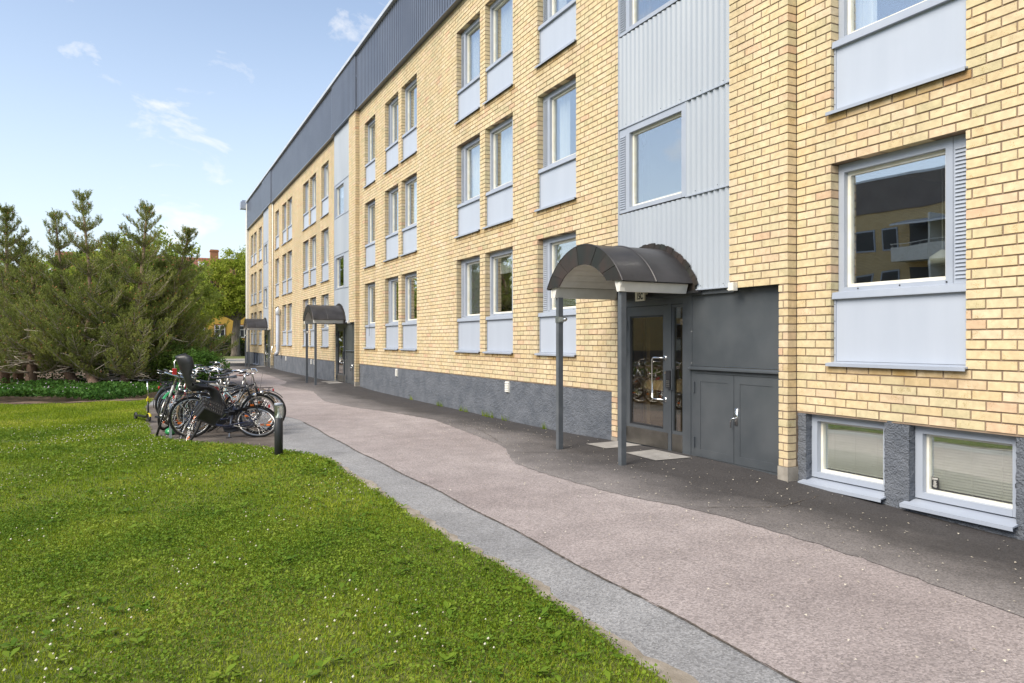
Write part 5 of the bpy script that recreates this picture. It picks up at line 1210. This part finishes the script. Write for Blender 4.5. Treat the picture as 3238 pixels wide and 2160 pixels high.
    if guard: steered(arcstrip(fh, WR+.022, R(40), R(172), .052).build('mudguard', G, t, True))
    top = ht + ax*.17
    m = MB(); m.tube([ht, top, top+Vector((.06,0,.01))], .013, 8)
    hbp = []
    if bar == 'swept': hbp = [(-.21,-.30,.06),(-.10,-.295,.07),(.0,-.23,.075),(.065,-.10,.03),(.065,0,.01),(.065,.10,.03),(.0,.23,.075),(-.10,.295,.07),(-.21,.30,.06)]
    else: hbp = [(.02,-.31,.02),(.04,-.18,.015),(.06,0,.01),(.04,.18,.015),(.02,.31,.02)]
    m.tube([top+Vector(p) for p in hbp], .0115, 8); hbo = steered(m.build('handlebar', M['chrome'], t, True))
    for s in (0, -1):
        a, b = Vector(hbp[s]), Vector(hbp[1 if s == 0 else -2]); d = (b-a).normalized()
        m = MB(); m.tube([top+a-d*.01, top+a+d*.11], .017, 8); steered(m.build('grip', M['black'], t, True))
        m = MB(); m.tube([top+a+d*.13+Vector((.02,0,-.015)), top+a+d*.06+Vector((.05,0,-.03)), top+a+Vector((.05,0,-.035))], .005, 4); steered(m.build('brake_lever', M['chrome'], t, True))
    m = MB(); m.tube([top+Vector((.02,.2,.05)), top+Vector((.16,.1,.02)), top+Vector((.14,.02,-.2)), hb+Vector((.03,.02,0))], .0035, 4, False); steered(m.build('brake_cable', M['black'], t))
    if lamp:
        m = MB(); c = hb+Vector((.08,0,.02)); m.lathe([(.012,-.05),(.035,-.02),(.038,.02),(.001,.025)], tuple(c), 10, 'x'); steered(m.build('lamp', M['chrome'], t, True))
    for (cc, a_) in ((rh, .8), (rh, 3.6), (fh, 2.2), (fh, 5.0)):
        q = cc + Vector((math.cos(a_)*.2, 0, math.sin(a_)*.2)); m = MB(); m.box(q.x-.03, q.x+.03, -.008, .008, q.z-.016, q.z+.016); o = m.build('spoke_reflector', M['orange'], t)
        if cc is fh: steered(o)
    if basket == 'wire_front': steered(placed(wire_basket(.34,.26,.22).build('basket', M['wire'], t), top+Vector((.22,0,-.20))))
    if basket == 'slat_front': steered(placed(slat_basket(.37,.28,.25).build('basket', M['black'], t), top+Vector((.23,0,-.22))))
    if basket == 'wire_rear': placed(wire_basket(.32,.36,.24,.9).build('basket', M['wire'], t), Vector((-.60,0,.745)))
    if seat:
        # moulded child seat over the carrier: backrest with head wings, seat pan, leg guards
        path = [(-.78,1.36,.10,.16),(-.76,1.28,.16,.22),(-.71,1.15,.17,.20),(-.66,1.03,.16,.09),(-.63,.93,.16,.11),(-.60,.84,.165,.15),(-.54,.79,.17,.15),(-.42,.79,.175,.10),(-.33,.81,.175,.06),(-.27,.79,.175,.10),(-.245,.71,.175,.14),(-.235,.60,.165,.15),(-.22,.48,.16,.14),(-.20,.40,.14,.12)]
        nP = len(path)
        def sf(u, v):
            q = u*(nP-1); i = min(int(q), nP-2); w_ = q-i; a, b = path[i], path[i+1]; x, z, hw_, cu = [a[j]+(b[j]-a[j])*w_ for j in range(4)]
            tx_, tz_ = b[0]-a[0], b[1]-a[1]; L_ = math.hypot(tx_, tz_); nx, nz = -tz_/L_, tx_/L_     # normal towards the child
            s = 2*v-1; e = cu*(abs(s)**2.5)
            return (x+nx*e, s*hw_, z+nz*e)
        m = MB(); m.grid(sf, 26, 10); so = m.build('child_seat', M['black'], t, True)
        sm_ = so.modifiers.new('shell', 'SOLIDIFY'); sm_.thickness = .022; sm_.offset = 0
        m = MB(); m.tube([(-.735,.05,1.33),(-.80,.03,1.27),(-.80,.0,1.16),(-.72,0,1.02)], .012, 6); m.build('seat_strap', M['steel'], t, True)
        m = MB(); m.box(-.83,-.77,-.02,.05,1.06,1.16); m.build('seat_reflector', M['red'], t)
        m = MB(); m.tube([(-.42,.04,.78),(-.40,.04,.5),(-.25,.02,.5)], .008, 5); m.tube([(-.42,-.04,.78),(-.40,-.04,.5),(-.25,-.02,.5)], .008, 5); m.build('seat_mount', M['steel'], t, True)
    return t
def placed(o, v): o.location = v; return o
UP = math.pi/2
bicycle('black bicycle carrying a black child seat, its rear wheel in the rack', (-13.45,1.22,-.016), UP+.06, R(4), .25, 'black', 'step', 'black', seat=True, sad_h=.95, crank=.9)
bicycle('fallen dark blue bicycle with a black slatted front basket, lying against the others', (-12.93,1.18,-.016), -UP+.10, R(47), -1.15, 'navy', 'step', 'black', basket='slat_front', sad_h=.62, crank=-1.4, saddle='black')
bicycle('black bicycle with a wire front basket, facing the path behind the child seat bicycle', (-13.95,1.42,-.016), UP-.05, R(-5), -.35, 'black', 'diamond', 'black', basket='wire_front', sad_h=.98, crank=.2)
bicycle('bicycle with brown mudguards and a brown leather saddle', (-14.45,1.35,-.016), -UP+.04, R(5), .3, 'grey', 'diamond', 'brown', tan=True, saddle='brown', sad_h=1.0, crank=1.1)
bicycle('pale blue step-through bicycle in the middle of the row', (-14.9,1.12,-.016), -UP-.05, R(-6), -.2, 'pale', 'step', 'black', sad_h=.96, crank=2.)
bicycle('red bicycle half hidden in the row', (-15.35,1.05,-.016), -UP+.08, R(7), .35, 'red', 'diamond', None, sad_h=.97, bar='flat', rack=False, crank=.4)
bicycle('cream bicycle with a tan-walled tyre in the row', (-15.8,1.2,-.016), -UP-.03, R(3), -.4, 'cream', 'diamond', 'black', tan=True, sad_h=1.0, crank=1.6)
bicycle('silver bicycle with a wire rear basket farther along the row', (-16.3,1.05,-.016), UP+.1, R(-6), .3, 'silver', 'step', 'black', basket='wire_rear', sad_h=.95, crank=2.6)
bicycle('black bicycle without mudguards near the far end of the row', (-16.8,1.1,-.016), -UP, R(5), .2, 'black', 'diamond', None, bar='flat', rack=False, sad_h=.99, crank=.8)
bicycle('farthest bicycle of the row, black with a wire front basket', (-17.4,1.1,-.016), UP, R(4), -.3, 'black', 'step', 'black', basket='wire_front', sad_h=.95, crank=1.9)
bicycle('white and silver bicycle leaning at the lawn end of the rack, seen end on', (-14.40,.28,-.01), R(-12), R(-15), .15, 'white', 'diamond', None, bar='flat', rack=False, sad_h=1.0, crank=-.2, lamp=False)
bicycle('green bicycle leaning behind the white one', (-15.2,.42,-.01), R(-14), R(-14), -.2, 'green', 'diamond', 'green', bar='flat', rack=False, sad_h=.92, crank=.5, lamp=False)
# rack: flat end posts, rail and wheel loops
rk = empty('bicycle_rack', (-15.6,.42,0)); tag(rk, 'galvanised bicycle rack with flat steel posts and wheel loops', 'bicycle rack')
for xx in (2.1, -2.1):
    m = MB(); m.prism_y([(xx-.03,-.1),(xx+.03,-.1),(xx+.03,.50),(xx+.01,.55),(xx-.03,.56)], -.07, -.03); m.build('post', M['galv'], rk)
m = MB(); m.tube([(-2.1,-.04,.50),(2.1,-.04,.50)], .018, 8); m.build('rail', M['galv'], rk, True)
for i in range(9):
    xx = -1.95+i*.48; m = MB(); m.tube([(xx-.04,-.04,.12),(xx-.04,-.04,.50),(xx-.04,.10,.52),(xx-.04,.16,.46),(xx-.04,.16,.14),(xx-.04,.10,.09),(xx-.04,-.04,.12)], .008, 6); m.tube([(xx+.04,-.04,.50),(xx+.04,.10,.52),(xx+.04,.16,.46),(xx+.04,.16,.14),(xx+.04,.10,.09),(xx+.04,-.04,.12)], .008, 6); m.build('wheel_loop', M['galv'], rk, True)
# kick scooter standing in the grass
sc = empty('kick_scooter', (-16.62,-.05,0)); tag(sc, 'black kick scooter with yellow trim standing at the lawn edge', 'scooter')
sc.rotation_euler = (0, 0, R(20))
m = MB(); m.tube([(.30,0,.09),(.27,0,.45)], .017, 8); m.build('lower_stem', M['black'], sc, True)
m = MB(); m.tube([(.27,0,.45),(.245,0,.80)], .013, 8); m.build('upper_stem', M['chrome'], sc, True)
m = MB(); m.tube([(.245,-.17,.81),(.245,.17,.81)], .016, 8); m.build('handlebar', M['black'], sc, True)
m = MB(); m.box(-.30, .22, -.055, .055, .07, .095); m.tube([(.20,0,.085),(.27,0,.13),(.29,0,.2)], .016, 6); m.build('deck', PT['black'], sc)
for xx in (.33, -.37):
    m = MB(); m.ring(.055, .02, (xx,0,.07), 18, 6); m.lathe([(.001,-.015),(.045,-.012),(.045,.012),(.001,.015)], (xx,0,.07), 12, 'y'); m.build('wheel', M['black'], sc, True)
arcstrip((.33,0,.07), .09, R(20), R(170), .05).build('front_fender', pm('yellow_plastic', (.62,.50,.03), None, rough=.4), sc, True)
m = MB(); m.box(.255, .30, -.022, .022, .40, .46); m.build('clamp', bpy.data.materials['yellow_plastic'], sc)
m = MB(); m.lathe([(.001,.0),(.09,.005),(.11,.04),(.09,.085),(.04,.11),(.001,.115)], (0,0,0), 12); gp = m.build('plastic_shell', PT['green'], None, True); gp.location = (-14.05,.38,-.01); gp.scale = (1.3,.8,1); tag(gp, 'green rounded plastic piece lying on the soil under the white bicycle', 'plastic piece')
# bollard lamps
def bollard(label, loc, h=.735, r=.058):
    t = empty('bollard_lamp', loc); tag(t, label, 'bollard lamp', 'black bollard lamps')
    m = MB(); m.lathe([(.001,-.1),(r,-.1),(r,h*.72),(r*.95,h*.725),(.001,h*.725)], (0,0,0), 20); m.build('column', pm('bollard_paint', (.022,.024,.027), (.030,.031,.033), 8, .5) if 'bollard_paint' not in bpy.data.materials else bpy.data.materials['bollard_paint'], t, True)
    m = MB(); m.lathe([(r*.9,h*.726),(r*.45,h*.77),(r*.2,h*.84),(.006,h*.90),(.001,h*.905)], (0,0,0), 20); m.build('reflector_cone', M['galv'], t, True)
    m = MB(); m.lathe([(r*.985,h*.725),(r*.985,h*.955)], (0,0,0), 20); m.build('lens', M['glass'], t, True)
    m = MB(); m.lathe([(.001,h*.955),(r*1.02,h*.955),(r*1.02,h*.995),(r*.9,h),(.001,h)], (0,0,0), 20); m.build('cap', M['grey_metal'], t, True)
bollard('black bollard lamp with clear head at the lawn corner by the bicycles', (-10.76,1.67,-.01))
fb = pix(457, 808, 80.); bollard('small distant bollard lamp in front of the clipped hedge', (fb[0], fb[1], 0), .95, .09)
for o in bpy.data.objects:
    if o.name.startswith('pollen_cones'): o['kind'] = 'stuff'
